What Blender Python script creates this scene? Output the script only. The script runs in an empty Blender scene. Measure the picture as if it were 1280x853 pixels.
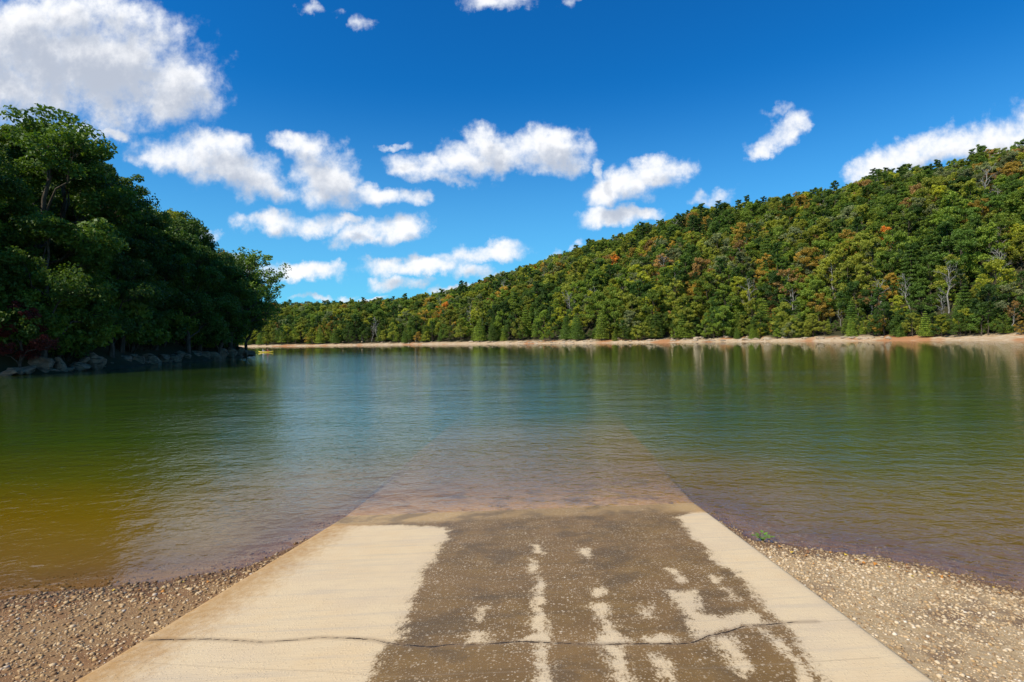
import bpy, math, random
import numpy as np
from mathutils import Matrix, Vector, noise as mnoise

R = math.radians
S = bpy.context.scene
COL = S.collection
rng = np.random.default_rng(7)
random.seed(7)

# ------------------------------------------------------------------ camera
F = 711.0                     # focal length in photo pixels (20 mm on a 36 mm sensor)
CX, CY = 640.0, 426.5
H = 2.27
zw = np.array([-0.0159, 1.0, 0.002]); zw /= np.linalg.norm(zw)
yw = np.array([0, 0, -1.0]); yw -= zw * (yw @ zw); yw /= np.linalg.norm(yw)
xw = np.cross(yw, zw)
RW = np.array([xw, yw, zw])   # camera frame -> world
cam_d = bpy.data.cameras.new('camera'); cam = bpy.data.objects.new('camera', cam_d); COL.objects.link(cam)
cam_d.sensor_width = 36; cam_d.lens = 36 * F / 1280; cam_d.clip_start = 0.05; cam_d.clip_end = 6000
m = Matrix([list(r) for r in RW]).to_4x4(); m.translation = (0, 0, H)
cam.matrix_world = m
S.camera = cam

# ------------------------------------------------------------------ light
SUN_EL, SUN_AZ = R(46), R(-123)          # azimuth measured from +Y towards +X
sd = Vector((math.sin(SUN_AZ) * math.cos(SUN_EL), math.cos(SUN_AZ) * math.cos(SUN_EL), math.sin(SUN_EL)))
sl = bpy.data.lights.new('sun', 'SUN'); so = bpy.data.objects.new('sun', sl); COL.objects.link(so)
sl.energy = 4.6; sl.angle = R(0.53); sl.color = (1.0, 0.93, 0.80)
so.rotation_euler = sd.to_track_quat('Z', 'Y').to_euler(); so.location = sd * 60
S.view_settings.view_transform = 'Standard'; S.view_settings.look = 'None'
S.view_settings.gamma = 1; S.view_settings.exposure = 0.24
S.view_settings.use_curve_mapping = False
S.cycles.max_bounces = 8; S.cycles.transparent_max_bounces = 12
S.cycles.sample_clamp_indirect = 6

def px2dir(px, py):
    v = np.array([(px - CX) / F, -(py - CY) / F, -1.0])
    return RW @ v
def px2z(px, py, z=0.0):
    d = px2dir(px, py); t = (z - H) / d[2]
    return np.array([0, 0, H]) + d * t
def proj(P):
    P = np.asarray(P, float); q = (P - np.array([0, 0, H])) @ RW
    w = np.maximum(-q[..., 2], 1e-6)
    return CX + F * q[..., 0] / w, CY - F * q[..., 1] / w, w

# ---- node helper
class NT:
    def __init__(s, tree): s.t = tree; s.n = tree.nodes; s.l = tree.links
    def node(s, typ, ins=None, **kw):
        n = s.n.new(typ)
        for k, v in kw.items(): setattr(n, k, v)
        for k, v in (ins or {}).items():
            sock = n.inputs[k]
            if isinstance(v, bpy.types.NodeSocket): s.l.new(v, sock)
            else: sock.default_value = v
        return n
    def math(s, op, a, b=0.0, clamp=False, c=None):
        ins = {0: a, 1: b}
        if c is not None: ins[2] = c
        return s.node('ShaderNodeMath', ins, operation=op, use_clamp=clamp).outputs[0]
    def vm(s, op, a, b=None):
        n = s.node('ShaderNodeVectorMath', {0: a} if b is None else {0: a, 1: b}, operation=op)
        return n.outputs['Value'] if op in ('LENGTH', 'DOT_PRODUCT') else n.outputs[0]
    def mix(s, f, a, b, blend='MIX'):
        n = s.node('ShaderNodeMix', None, data_type='RGBA', blend_type=blend)
        for k, v in ((0, f), (6, a), (7, b)):
            if isinstance(v, bpy.types.NodeSocket): s.l.new(v, n.inputs[k])
            else: n.inputs[k].default_value = v if k == 0 or len(v) == 4 else (*v, 1)
        return n.outputs[2]
    def ss(s, x, a, b, lo=0.0, hi=1.0):
        return s.node('ShaderNodeMapRange', {0: x, 1: a, 2: b, 3: lo, 4: hi}, interpolation_type='SMOOTHSTEP').outputs[0]
    def lin(s, x, a, b, lo=0.0, hi=1.0):
        return s.node('ShaderNodeMapRange', {0: x, 1: a, 2: b, 3: lo, 4: hi}).outputs[0]
    def noise(s, vec, scale, detail=4, rough=0.55, dim='3D', dist=0.0):
        return s.node('ShaderNodeTexNoise', {'Vector': vec, 'Scale': scale, 'Detail': detail, 'Roughness': rough, 'Distortion': dist}, noise_dimensions=dim)
    def attr(s, name, typ='GEOMETRY'): return s.node('ShaderNodeAttribute', attribute_name=name, attribute_type=typ)
    def map(s, vec, loc=(0, 0, 0), rot=(0, 0, 0), sc=(1, 1, 1), typ='POINT'):
        return s.node('ShaderNodeMapping', {'Vector': vec, 'Location': loc, 'Rotation': rot, 'Scale': sc}, vector_type=typ).outputs[0]

# ------------------------------------------------------------------ sky with clouds
# every cloud is a cluster of ellipses on the sky, given as (px, py, rx, ry, tilt, strength)
CL = [  # large bank top left
 (40,70,130,72,-4,1.25),(120,85,120,62,-8,1.25),(185,105,85,40,-14,1.15),(95,30,110,40,-8,1.1),(215,120,55,26,-22,1.0),(-60,90,120,80,0,1.2),(240,100,45,16,-20,.75),(150,40,70,36,-25,.9),
 # second cloud
 (245,195,62,26,-8,1.1),(300,215,58,26,-20,1.1),(265,180,40,18,-5,1.0),(330,228,30,18,-30,.95),(195,200,32,12,0,.7),
 # ragged cloud
 (405,225,40,34,-35,1.1),(385,195,26,20,-30,.85),(368,180,24,10,-15,.6),(430,245,22,16,0,.8),(475,245,38,13,-3,1.0),(512,245,20,10,-10,.7),(435,205,16,9,-20,.4),
 # row
 (335,280,36,13,-3,1.0),(385,283,45,14,0,.95),(465,293,40,15,12,1.1),(500,290,26,16,18,1.05),(440,277,20,6,0,.6),
 (378,341,52,11,0,1.1),(345,336,22,9,0,.8),(300,330,26,10,0,.9),(415,337,20,7,0,.7),
 # twin centre cloud
 (580,200,45,22,3,1.1),(530,205,42,13,-8,.9),(555,222,40,9,-12,.85),(610,180,28,22,-30,1.0),(680,190,50,24,0,1.2),(640,195,38,18,0,1.0),(605,165,12,12,0,.6),(490,181,20,4,0,.5),
 # low pair
 (525,336,55,11,2,1.1),(610,317,42,13,4,1.1),(600,340,22,10,0,.85),(560,325,25,8,0,.6),(500,357,34,9,0,1.05),(490,334,24,7,-10,.6),
 (430,372,15,5,0,.9),(380,375,20,4,0,.6),(568,364,26,5,6,.8),(625,352,22,5,20,.5),(470,374,20,3,0,.6),
 # right of centre
 (785,232,50,20,12,1.1),(830,215,34,18,8,1.1),(755,240,24,16,20,.85),(748,212,8,12,20,.45),(762,272,38,13,0,1.1),(805,270,28,9,0,.9),(727,302,7,6,0,.5),
 (970,165,34,16,32,1.0),(955,185,20,10,25,.9),(990,152,18,9,10,.75),(965,140,14,7,15,.35),
 (895,248,26,9,0,.8),(912,245,16,6,0,.4),
 # behind the right ridge
 (1130,197,48,20,10,1.0),(1190,182,58,22,8,1.1),(1260,172,70,26,8,1.1),(1340,160,90,40,5,1.2),(1090,207,24,14,20,.8),
 # wisps
 (398,14,18,8,-10,.55),(447,28,16,13,10,.7),(620,0,40,10,0,.7),(150,168,16,7,-10,.6),(258,293,14,9,20,.6),(715,5,12,8,0,.45),(100,165,30,10,-15,.7),(690,318,14,6,10,.35)]

CL = [(*c_[:5], c_[5] + (.16 if c_[5] <= .7 else 0)) for c_ in CL]
w = bpy.data.worlds.new('World'); S.world = w; w.use_nodes = True
w.cycles.sampling_method = 'MANUAL'; w.cycles.sample_map_resolution = 256
N = NT(w.node_tree); N.n.clear()
geo = N.node('ShaderNodeTexCoord').outputs['Generated']
sep = N.node('ShaderNodeSeparateXYZ', {0: geo})
ay = N.math('MAXIMUM', N.math('ABSOLUTE', sep.outputs[1]), 0.02)
zc = N.math('MAXIMUM', sep.outputs[2], 0.0)
pp = N.node('ShaderNodeCombineXYZ', {0: N.math('DIVIDE', sep.outputs[0], ay), 1: N.math('DIVIDE', zc, ay), 2: 0.0}).outputs[0]
# cloud field node group
g = bpy.data.node_groups.new('cloud_field', 'ShaderNodeTree')
g.interface.new_socket('P', in_out='INPUT', socket_type='NodeSocketVector')
g.interface.new_socket('Field', in_out='OUTPUT', socket_type='NodeSocketFloat')
G = NT(g); gi = G.node('NodeGroupInput').outputs[0]
big = G.noise(gi, 6.5, 3, .5, '2D'); fine = G.noise(gi, 26, 5, .6, '2D')
wv = G.vm('SUBTRACT', big.outputs['Color'], (.5, .5, .5)); wv2 = G.vm('SUBTRACT', fine.outputs['Color'], (.5, .5, .5))
P = G.vm('ADD', gi, G.vm('MULTIPLY', wv, (.07, .045, 0)))
P = G.vm('ADD', P, G.vm('MULTIPLY', wv2, (.05, .035, 0)))
def quad(P):
    q = G.node('ShaderNodeSeparateXYZ', {0: P}); x, y = q.outputs[0], q.outputs[1]
    Q1 = G.node('ShaderNodeCombineXYZ', {0: G.math('MULTIPLY', x, x), 1: G.math('MULTIPLY', x, y), 2: G.math('MULTIPLY', y, y)}).outputs[0]
    Q2 = G.node('ShaderNodeCombineXYZ', {0: x, 1: y, 2: 1.0}).outputs[0]
    return Q1, Q2
Q1, Q2 = quad(P)
acc = -0.6
for ci, (px, py, rx, ry, rot, st) in enumerate(CL):
    if ci and ci % 12 == 0:      # keeps the evaluation in sequence, so that the shader stays within its stack
        Q1 = G.vm('ADD', Q1, G.node('ShaderNodeCombineXYZ', {0: 0.0, 1: 0.0, 2: G.math('MULTIPLY', acc, 1e-8)}).outputs[0])
        Q2 = G.vm('ADD', Q2, G.node('ShaderNodeCombineXYZ', {0: 0.0, 1: 0.0, 2: G.math('MULTIPLY', acc, 1e-8)}).outputs[0])
    d = px2dir(px, py); cx, cy = d[0] / d[1], d[2] / d[1]
    co, si = math.cos(R(rot)), math.sin(R(rot)); a_, b_ = 1 / (rx / F * 1.26), 1 / (ry / F * 1.26)
    # r^2 = (a(co X + si Y))^2 + (b(-si X + co Y))^2
    A_ = (a_ * co) ** 2 + (b_ * si) ** 2; B_ = 2 * co * si * (a_ * a_ - b_ * b_); C_ = (a_ * si) ** 2 + (b_ * co) ** 2
    k1 = (-st * A_ * .8, -st * B_ * .8, -st * C_ * .8)
    k2 = (st * .8 * (2 * A_ * cx + B_ * cy), st * .8 * (2 * C_ * cy + B_ * cx), st * .9 - st * .8 * (A_ * cx * cx + B_ * cx * cy + C_ * cy * cy))
    v = G.math('ADD', G.vm('DOT_PRODUCT', Q1, k1), G.vm('DOT_PRODUCT', Q2, k2))
    acc = G.node('ShaderNodeMath', {0: acc, 1: v, 2: 0.22}, operation='SMOOTH_MAX').outputs[0]
bil = G.noise(gi, 15, 7, .62, '2D').outputs[0]
bil2 = G.noise(gi, 48, 4, .6, '2D').outputs[0]
acc = G.math('ADD', acc, G.math('MULTIPLY', G.math('SUBTRACT', bil, .5), 1.75))
acc = G.math('ADD', acc, G.math('MULTIPLY', G.math('SUBTRACT', bil2, .5), .28))
G.l.new(acc, G.node('NodeGroupOutput').inputs[0])
def field(P):
    n = N.node('ShaderNodeGroup', {}); n.node_tree = g; N.l.new(P, n.inputs[0]); return n.outputs[0]
f0 = field(pp)
f1 = field(N.vm('ADD', pp, (-.018, .034, 0)))
dens = N.math('POWER', N.ss(f0, -.10, .95), 1.15)
over = N.ss(f1, .10, 1.25)
core = N.ss(f0, .35, 1.2)
sky = N.node('ShaderNodeTexSky', sky_type='NISHITA', sun_disc=False, sun_elevation=SUN_EL, sun_rotation=SUN_AZ,
             air_density=1.0, dust_density=.25, ozone_density=2.2, altitude=300)
skyc = N.node('ShaderNodeHueSaturation', {'Hue': .508, 'Saturation': 1.32, 'Value': 1.0, 'Fac': 1.0, 'Color': sky.outputs[0]}).outputs[0]
skyc = N.node('ShaderNodeMix', {0: 1.0, 6: skyc, 7: (.17, 1.20, 1.50, 1)}, data_type='RGBA', blend_type='MULTIPLY').outputs[2]
skyc = N.mix(N.ss(sep.outputs[2], .0, .42, .62, 0.0), skyc, (2.3, 6.1, 9.6))
lit = N.mix(over, (10.6, 10.6, 10.7), (5.2, 5.7, 6.7))  # cloud self-shade put into colour: greyer where cloud lies up towards the light
lit = N.mix(N.math('MULTIPLY', N.math('SUBTRACT', 1.0, core), .35), lit, (5.6, 6.8, 8.6))
c = N.mix(N.math('MULTIPLY', dens, .97), skyc, lit)
bg = N.node('ShaderNodeBackground', {'Color': c, 'Strength': 0.085})
N.l.new(bg.outputs[0], N.node('ShaderNodeOutputWorld').inputs[0])

# ------------------------------------------------------------------ mesh helpers
def mesh_np(name, V, Fc, mat=None, smooth=False, attrs=None):
    """V (n,3); Fc a list of (k,m) int arrays, all faces of one array with the same corner count"""
    me = bpy.data.meshes.new(name)
    V = np.ascontiguousarray(V, np.float32)
    if not isinstance(Fc, (list, tuple)): Fc = [Fc]
    Fc = [f for f in Fc if len(f)]
    loops = np.concatenate([f.ravel() for f in Fc]).astype(np.int32)
    tot = np.concatenate([np.full(len(f), f.shape[1]) for f in Fc]).astype(np.int32)
    st = np.concatenate([[0], np.cumsum(tot)[:-1]]).astype(np.int32)
    me.vertices.add(len(V)); me.vertices.foreach_set('co', V.ravel())
    me.loops.add(len(loops)); me.loops.foreach_set('vertex_index', loops)
    me.polygons.add(len(tot)); me.polygons.foreach_set('loop_start', st)
    try: me.polygons.foreach_set('loop_total', tot)
    except Exception: pass
    me.update(calc_edges=True); me.validate(verbose=False)
    if smooth: me.polygons.foreach_set('use_smooth', np.ones(len(me.polygons), bool))
    else: me.polygons.foreach_set('use_smooth', np.zeros(len(me.polygons), bool))
    for k, a in (attrs or {}).items():
        a = np.asarray(a, np.float32)
        if a.ndim == 1:
            at = me.attributes.new(k, 'FLOAT', 'POINT'); at.data.foreach_set('value', a)
        else:
            at = me.attributes.new(k, 'FLOAT_VECTOR', 'POINT'); at.data.foreach_set('vector', a.ravel())
    if mat: me.materials.append(mat)
    return me
def obj(name, me, parent=None, loc=None):
    o = bpy.data.objects.new(name, me); COL.objects.link(o)
    if parent: o.parent = parent
    if loc is not None: o.location = loc
    return o
def tag(o, label=None, cat=None, group=None, kind=None):
    for k, v in (('label', label), ('category', cat), ('group', group), ('kind', kind)):
        if v: o[k] = v
    return o
def thing(name, label, cat, loc=(0, 0, 0), rz=0, group=None):
    o = bpy.data.objects.new(name, None); COL.objects.link(o); o.empty_display_size = .3
    o.location = loc; o.rotation_euler = (0, 0, rz)
    return tag(o, label, cat, group)
def mat(name):
    m = bpy.data.materials.new(name); m.use_nodes = True; t = NT(m.node_tree); t.n.clear()
    out = t.node('ShaderNodeOutputMaterial')
    return m, t, out
def tube(P, r, sides=6):
    P = np.asarray(P, float); n = len(P); r = np.broadcast_to(np.asarray(r, float), (n,))
    T = np.gradient(P, axis=0); T /= np.linalg.norm(T, axis=1)[:, None] + 1e-9
    a = np.array([0, 0, 1.0]) if abs(T[0, 2]) < .8 else np.array([1.0, 0, 0])
    V = []
    for i in range(n):
        u = np.cross(T[i], a); u /= np.linalg.norm(u) + 1e-9; v = np.cross(T[i], u)
        a = np.cross(u, T[i]) if True else a
        for k in range(sides):
            t = 2 * math.pi * k / sides
            V.append(P[i] + r[i] * (math.cos(t) * u + math.sin(t) * v))
    Fq = [(i * sides + k, i * sides + (k + 1) % sides, (i + 1) * sides + (k + 1) % sides, (i + 1) * sides + k) for i in range(n - 1) for k in range(sides)]
    return np.array(V), np.array(Fq)
class Acc:
    def __init__(s): s.V = []; s.F = {}; s.n = 0; s.A = []
    def add(s, V, Fc, a=0.0):
        s.V.append(V); s.A.append(np.broadcast_to(np.asarray(a, float), (len(V),)))
        for f in (Fc if isinstance(Fc, list) else [Fc]): s.F.setdefault(f.shape[1], []).append(f + s.n)
        s.n += len(V)
    def mesh(s, name, mat, smooth=True, attr='hue'):
        return mesh_np(name, np.concatenate(s.V), [np.concatenate(f) for f in s.F.values()], mat, smooth, {attr: np.concatenate(s.A)})
def ico(sub=1):
    import bmesh
    bm = bmesh.new(); bmesh.ops.create_icosphere(bm, subdivisions=sub, radius=1)
    V = np.array([v.co[:] for v in bm.verts]); Fc = np.array([[v.index for v in f.verts] for f in bm.faces]); bm.free()
    return V, Fc
# smooth value noise in numpy
_perm = rng.random((256, 256))
def vnoise(x, y):
    xi = np.floor(x).astype(int); yi = np.floor(y).astype(int); fx = x - xi; fy = y - yi
    fx = fx * fx * (3 - 2 * fx); fy = fy * fy * (3 - 2 * fy)
    g = lambda a, b: _perm[a & 255, b & 255]
    return (g(xi, yi) * (1 - fx) + g(xi + 1, yi) * fx) * (1 - fy) + (g(xi, yi + 1) * (1 - fx) + g(xi + 1, yi + 1) * fx) * fy
def fbm(x, y, o=4):
    s = 0; a = .5; t = 0
    for i in range(o): s = s + a * vnoise(x * 2 ** i + 17 * i, y * 2 ** i + 31 * i); t += a; a *= .5
    return s / t
def sstep(x, a, b): t = np.clip((x - a) / (b - a), 0, 1); return t * t * (3 - 2 * t)
def seg_dist(X, Y, pts, closed=True):
    D = np.full(X.shape, 1e9); inside = np.zeros(X.shape, bool); n = len(pts)
    for i in range(n if closed else n - 1):
        (x0, y0), (x1, y1) = pts[i][:2], pts[(i + 1) % n][:2]
        dx, dy = x1 - x0, y1 - y0; L = dx * dx + dy * dy + 1e-12
        t = np.clip(((X - x0) * dx + (Y - y0) * dy) / L, 0, 1)
        D = np.minimum(D, np.hypot(X - x0 - t * dx, Y - y0 - t * dy))
        if closed:
            c = ((y0 > Y) != (y1 > Y)); xi = x0 + (Y - y0) * dx / (dy if abs(dy) > 1e-12 else 1e-12)
            inside ^= c & (X < xi)
    return D, inside

# ------------------------------------------------------------------ the lie of the land
def vpoint(a, b, c, d):
    (x1, y1), (x2, y2), (x3, y3), (x4, y4) = a, b, c, d
    den = (x1 - x2) * (y3 - y4) - (y1 - y2) * (x3 - x4)
    A = x1 * y2 - y1 * x2; B = x3 * y4 - y3 * x4
    return ((A * (x3 - x4) - (x1 - x2) * B) / den, (A * (y3 - y4) - (y1 - y2) * B) / den)
vp = vpoint((89, 853), (417, 654), (1172, 853), (880, 637))
PL = px2z(431, 645.5); PR = px2z(869, 628.9)
DV = px2dir(*vp); DV = DV / math.hypot(DV[0], DV[1])          # down the ramp, per metre of ground
vpw = vpoint((431, 645.5), (520, 576), (869, 628.9), (805, 565))
DW = px2dir(*vpw); DW = DW / math.hypot(DW[0], DW[1])         # the flatter part under water
if DW[2] > -.02: DW[2] = -.02
def ramp_xyz(u, v):      # u 0..1 left to right, v metres down the ramp, 0 at the water's edge
    u = np.asarray(u, float)[..., None]; v = np.asarray(v, float)[..., None]
    B = PL + u * (PR - PL)
    return B + np.where(v < 0, v * DV, v * DW)
AX = (PR - PL)[:2]; RAMPW = np.hypot(*AX)
def ramp_uv(X, Y):       # inverse on plan
    dx = X - PL[0]; dy = Y - PL[1]
    def solve(D):
        det = AX[0] * D[1] - AX[1] * D[0]
        return (dx * D[1] - dy * D[0]) / det, (AX[0] * dy - AX[1] * dx) / det
    u1, v1 = solve(DV); u2, v2 = solve(DW)
    return np.where(v1 < 0, u1, u2), np.where(v1 < 0, v1, v2)
print('ramp', PL, PR, DV, DW, 'width', RAMPW)

near_left = [px2z(*p)[:2] for p in [(470, 640), (400, 668), (372, 683), (300, 711), (250, 717), (200, 727), (150, 731), (100, 738), (50, 741), (0, 751)]]
near_right = [px2z(*p)[:2] for p in [(1280, 740), (1230, 728), (1190, 716), (1150, 707), (1100, 697), (1060, 692), (1000, 684), (960, 679), (940, 676), (900, 650), (840, 630)]]
LAKE = [tuple(p) for p in near_left] + [(-7, 5.3), (-15, 5), (-30, 8), (-48, 14), (-52, 26), (-47, 38), (-41.5, 46), (-39.5, 50), (-40.5, 54), (-39.5, 60), (-43, 68),
        (-44, 75), (-43.5, 82), (-48, 92), (-49, 104), (-54, 113), (-57, 121), (-58.5, 127), (-64, 131), (-80, 138), (-100, 152), (-140, 200), (-300, 260), (-700, 300),
        (-700, 600), (-400, 540), (-300, 510), (-227, 487), (-190, 455), (-140, 425), (-77, 394), (-35, 352), (0, 323), (18, 300), (31, 280), (45, 272), (60, 266), (82, 252),
        (100, 237), (112, 212), (124, 194), (133, 172), (137, 151), (150, 110), (155, 50), (90, 24), (30, 9)] + [tuple(p) for p in near_right]

def silh(tab): 
    a = np.array(tab, float)
    U = [(p - CX) / F for p in a[:, 0]]
    E = [(px2dir(p, q)[2] / px2dir(p, q)[1]) for p, q in a]
    return np.array(U), np.array(E)
far_tab = [(-400, 385), (200, 380), (330, 379), (400, 379), (450, 377), (500, 373), (540, 369), (580, 358), (620, 345), (660, 333), (700, 320), (740, 303), (780, 292), (830, 275),
           (870, 262), (900, 256), (940, 252), (980, 244), (1040, 236), (1080, 222), (1110, 212), (1140, 207), (1180, 206), (1220, 190), (1260, 182), (1300, 172), (1500, 130), (1900, 110)]
FU, FE = silh(far_tab)
left_tab = [(-300, 60), (-60, 100), (0, 118), (30, 132), (60, 140), (100, 160), (140, 182), (165, 205), (185, 232), (205, 250), (225, 268), (240, 290), (262, 302), (300, 312), (320, 330), (335, 352), (340, 380), (345, 425), (500, 425)]
LU, LE = silh(left_tab)
uS = [-2, -.9, -.467, -.38, -.32, -.22, -.105, 0, .06, .11, .165, .22, .325, .42, .53, .64, .77, .9, 1.3]
yS = [600, 560, 487, 465, 430, 405, 365, 323, 300, 280, 272, 266, 252, 237, 212, 194, 172, 151, 110]
uR = [-2, -.5, -.3, -.1, .1, .3, .5, .7, .9, 1.3]
yR = [800, 700, 640, 600, 520, 450, 400, 360, 330, 280]
def terrain(X, Y, base=False):
    X = np.asarray(X, float); Y = np.asarray(Y, float)
    D, ins = seg_dist(X, Y, LAKE); s = np.where(ins, -D, D)
    n1 = fbm(X / 3.1, Y / 3.1); n2 = fbm(X / 35 + 9, Y / 35, 4) - .5
    Yc = np.maximum(Y, 60); u = X / Yc
    # near ground
    zn = .115 * s; zn = np.where(zn > .6, .6 + (zn - .6) * .35, zn); zn = np.minimum(zn, 3)
    zn = zn + (n1 - .5) * .05 * sstep(s, .1, 1.2) + (fbm(X * 1.7, Y * 1.7) - .5) * .03 
    # far hills
    ys = np.interp(u, uS, yS); yr = np.interp(u, uR, yR); E = np.interp(u, FU, FE)
    hr = np.maximum(E * yr + H - 12, 3)
    t = np.clip((Y - ys) / (yr - ys), 0, 3)
    beach = 1.0 * sstep(s, 0, 12) + .045 * np.clip(s, 0, 15) 
    beach = beach + (fbm(X / 5, Y / 5) - .45) * .8 * sstep(s, .5, 6)
    tt = np.where(t < 1, t ** .95, 1 - .35 * (t - 1))
    zf = beach + np.maximum((hr - 3) * tt, 0) * sstep(s, 6, 40) * (1 + .28 * n2 * sstep(t, 0, .3) * (1 - sstep(t, .75, 1)))
    zo = .45 * np.clip(s, 0, 120)
    k = sstep(u, .95, 1.25); zf = zf * (1 - k) + zo * k
    # left bank
    cap = np.interp(Y, [10, 25, 40, 52, 62, 75, 90, 110, 140, 170], [4, 28, 36, 32, 26, 19, 12, 7, 3.4, 3])
    zl = 1.5 * sstep(s, -.3, 2.5) * .8 + cap * (1 - np.exp(-(np.clip(s - 1.5, 0, 400) / 19) ** 1.45)) * 1.08 + (n1 - .5) * .8 * sstep(s, .5, 4)
    wl = sstep(-X, 26, 36) * (Y < np.where(X < -160, 400, 240)) * sstep(Y, 12, 24)
    wf = ((Y > 100) | (X > 90)) * (1 - wl) * 1.0
    wf = np.where((Y <= 100) & (X > 90), sstep(Y, 15, 45) * sstep(X, 90, 110), wf)
    land = zn * (1 - wl) * (1 - wf) + zl * wl + zf * wf
    nearw = (1 - wl) * (1 - wf) * (np.hypot(X, Y) < 60)
    bed = -(.135 * D * nearw + .5 * D * (1 - nearw)); bed = -5 * (1 - np.exp(bed / 5)) 
    bed = bed + np.where(nearw > 0, (n1 - .5) * .06 * sstep(D, .1, 1) + (fbm(X * 1.7, Y * 1.7) - .5) * .03, 0)
    z = np.where(ins, bed, land)
    # keep the ground under the ramp slab
    ru, rv = ramp_uv(X, Y); rz = ramp_xyz(ru, rv)[..., 2]
    lat = np.maximum(np.maximum(-ru, ru - 1), 0) * RAMPW
    k = (1 - sstep(lat, .02, .5)) * (rv > -14) * (rv < 14)
    lim = rz - .05
    z = np.where((k > 0) & (z > lim), z * (1 - k) + lim * k, z)
    z = np.where((lat <= .02) & (rv > -14) & (rv < 13), np.minimum(z, rz - .08), z)
    return (z, s, wl, wf, t) if not base else z
def ground_at(x, y): return float(terrain(np.array([x]), np.array([y]), True)[0])
def hit(px, py, lo=30, hi=800):
    d = px2dir(px, py); ts = np.geomspace(lo, hi, 900) 
    P = np.array([0, 0, H]) + d[None] / d[1] * ts[:, None]
    z = terrain(P[:, 0], P[:, 1], True)
    i = np.argmax(P[:, 2] < z)
    return P[i] if (P[:, 2] < z).any() else P[-1]

# polar sheets: fine in front of the camera, coarse elsewhere
def polar(nf, nb, radii):
    a = np.concatenate([np.linspace(R(-52), R(52), nf), np.linspace(R(52), R(308), nb + 1)[1:-1]])
    A, Rr = np.meshgrid(a, radii); X = np.sin(A) * Rr; Y = np.cos(A) * Rr
    na, nr = len(a), len(radii)
    i = np.arange(nr - 1)[:, None]; j = np.arange(na)[None]
    a0 = (i * na + j); a1 = (i * na + (j + 1) % na); 
    Fq = np.stack([a0, a1, a1 + na, a0 + na], -1).reshape(-1, 4)
    X = np.append(X.ravel(), 0); Y = np.append(Y.ravel(), 0)
    tri = np.stack([np.full(na, len(X) - 1), (np.arange(na) + 1) % na, np.arange(na)], -1)
    return X, Y, [Fq, tri]

# ------------------------------------------------------------------ materials of the setting
def ground_material():
    m, t, out = mat('ground')
    P = t.node('ShaderNodeNewGeometry').outputs['Position']
    far = t.attr('far').outputs['Fac']; wet = t.attr('wet').outputs['Fac']; wood = t.attr('wood').outputs['Fac']; right = t.attr('right').outputs['Fac']
    n_s = t.noise(P, 9, 6, .65).outputs[0]; n_b = t.noise(P, 1.3, 5, .6).outputs[0]; n_f = t.noise(P, 60, 4, .7).outputs[0]; n_l = t.noise(P, .12, 5, .6).outputs[0]
    vor = t.node('ShaderNodeTexVoronoi', {'Vector': P, 'Scale': 42.0}, feature='F1')
    grain = t.mix(vor.outputs['Distance'], (.38, .27, .15), (.18, .115, .06))
    vr = t.node('ShaderNodeSeparateColor', {0: vor.outputs['Color']}).outputs[0]
    left_c = t.mix(n_s, (.21, .11, .042), (.38, .23, .10)); left_c = t.mix(t.math('MULTIPLY', vr, .5), left_c, grain)
    mud = t.mix(n_s, (.17, .085, .036), (.30, .155, .065))
    left_c = t.mix(t.ss(n_b, .45, .62), left_c, mud)
    right_c = t.mix(n_s, (.33, .20, .085), (.50, .35, .17)); right_c = t.mix(t.math('MULTIPLY', vr, .55), right_c, (.58, .45, .28))
    right_c = t.mix(t.ss(n_b, .5, .68), right_c, (.20, .125, .07))
    near = t.mix(right, left_c, right_c)
    bed = t.mix(n_s, (.22, .125, .055), (.40, .24, .12)); bed = t.mix(t.math('MULTIPLY', vr, .35), bed, (.32, .2, .13))
    near = t.mix(wet, near, bed)
    sand = t.mix(n_l, (.40, .245, .12), (.46, .34, .20)); sand = t.mix(t.ss(t.noise(P, .5, 5, .7).outputs[0], .45, .6), sand, (.54, .42, .28))
    sand = t.mix(t.ss(t.noise(P, .05, 3, .6).outputs[0], .52, .6), sand, (.40, .19, .08))
    litter = t.mix(n_s, (.022, .022, .008), (.05, .045, .016))
    fc = t.mix(wood, sand, litter)
    near = t.mix(t.math('MULTIPLY', t.attr('damp').outputs['Fac'], .8), near, t.mix(1.0, near, (.42, .33, .26), 'MULTIPLY'))
    col = t.mix(far, near, fc)
    bmp = t.node('ShaderNodeBump', {'Strength': .7, 'Distance': .02, 'Height': t.math('ADD', n_s, t.math('MULTIPLY', n_f, .5))})
    b = t.node('ShaderNodeBsdfPrincipled', {'Base Color': col, 'Roughness': t.lin(wet, 0, 1, .95, .45), 'Normal': bmp.outputs[0], 'Specular IOR Level': .25})
    t.l.new(b.outputs[0], out.inputs[0]); return m
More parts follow.
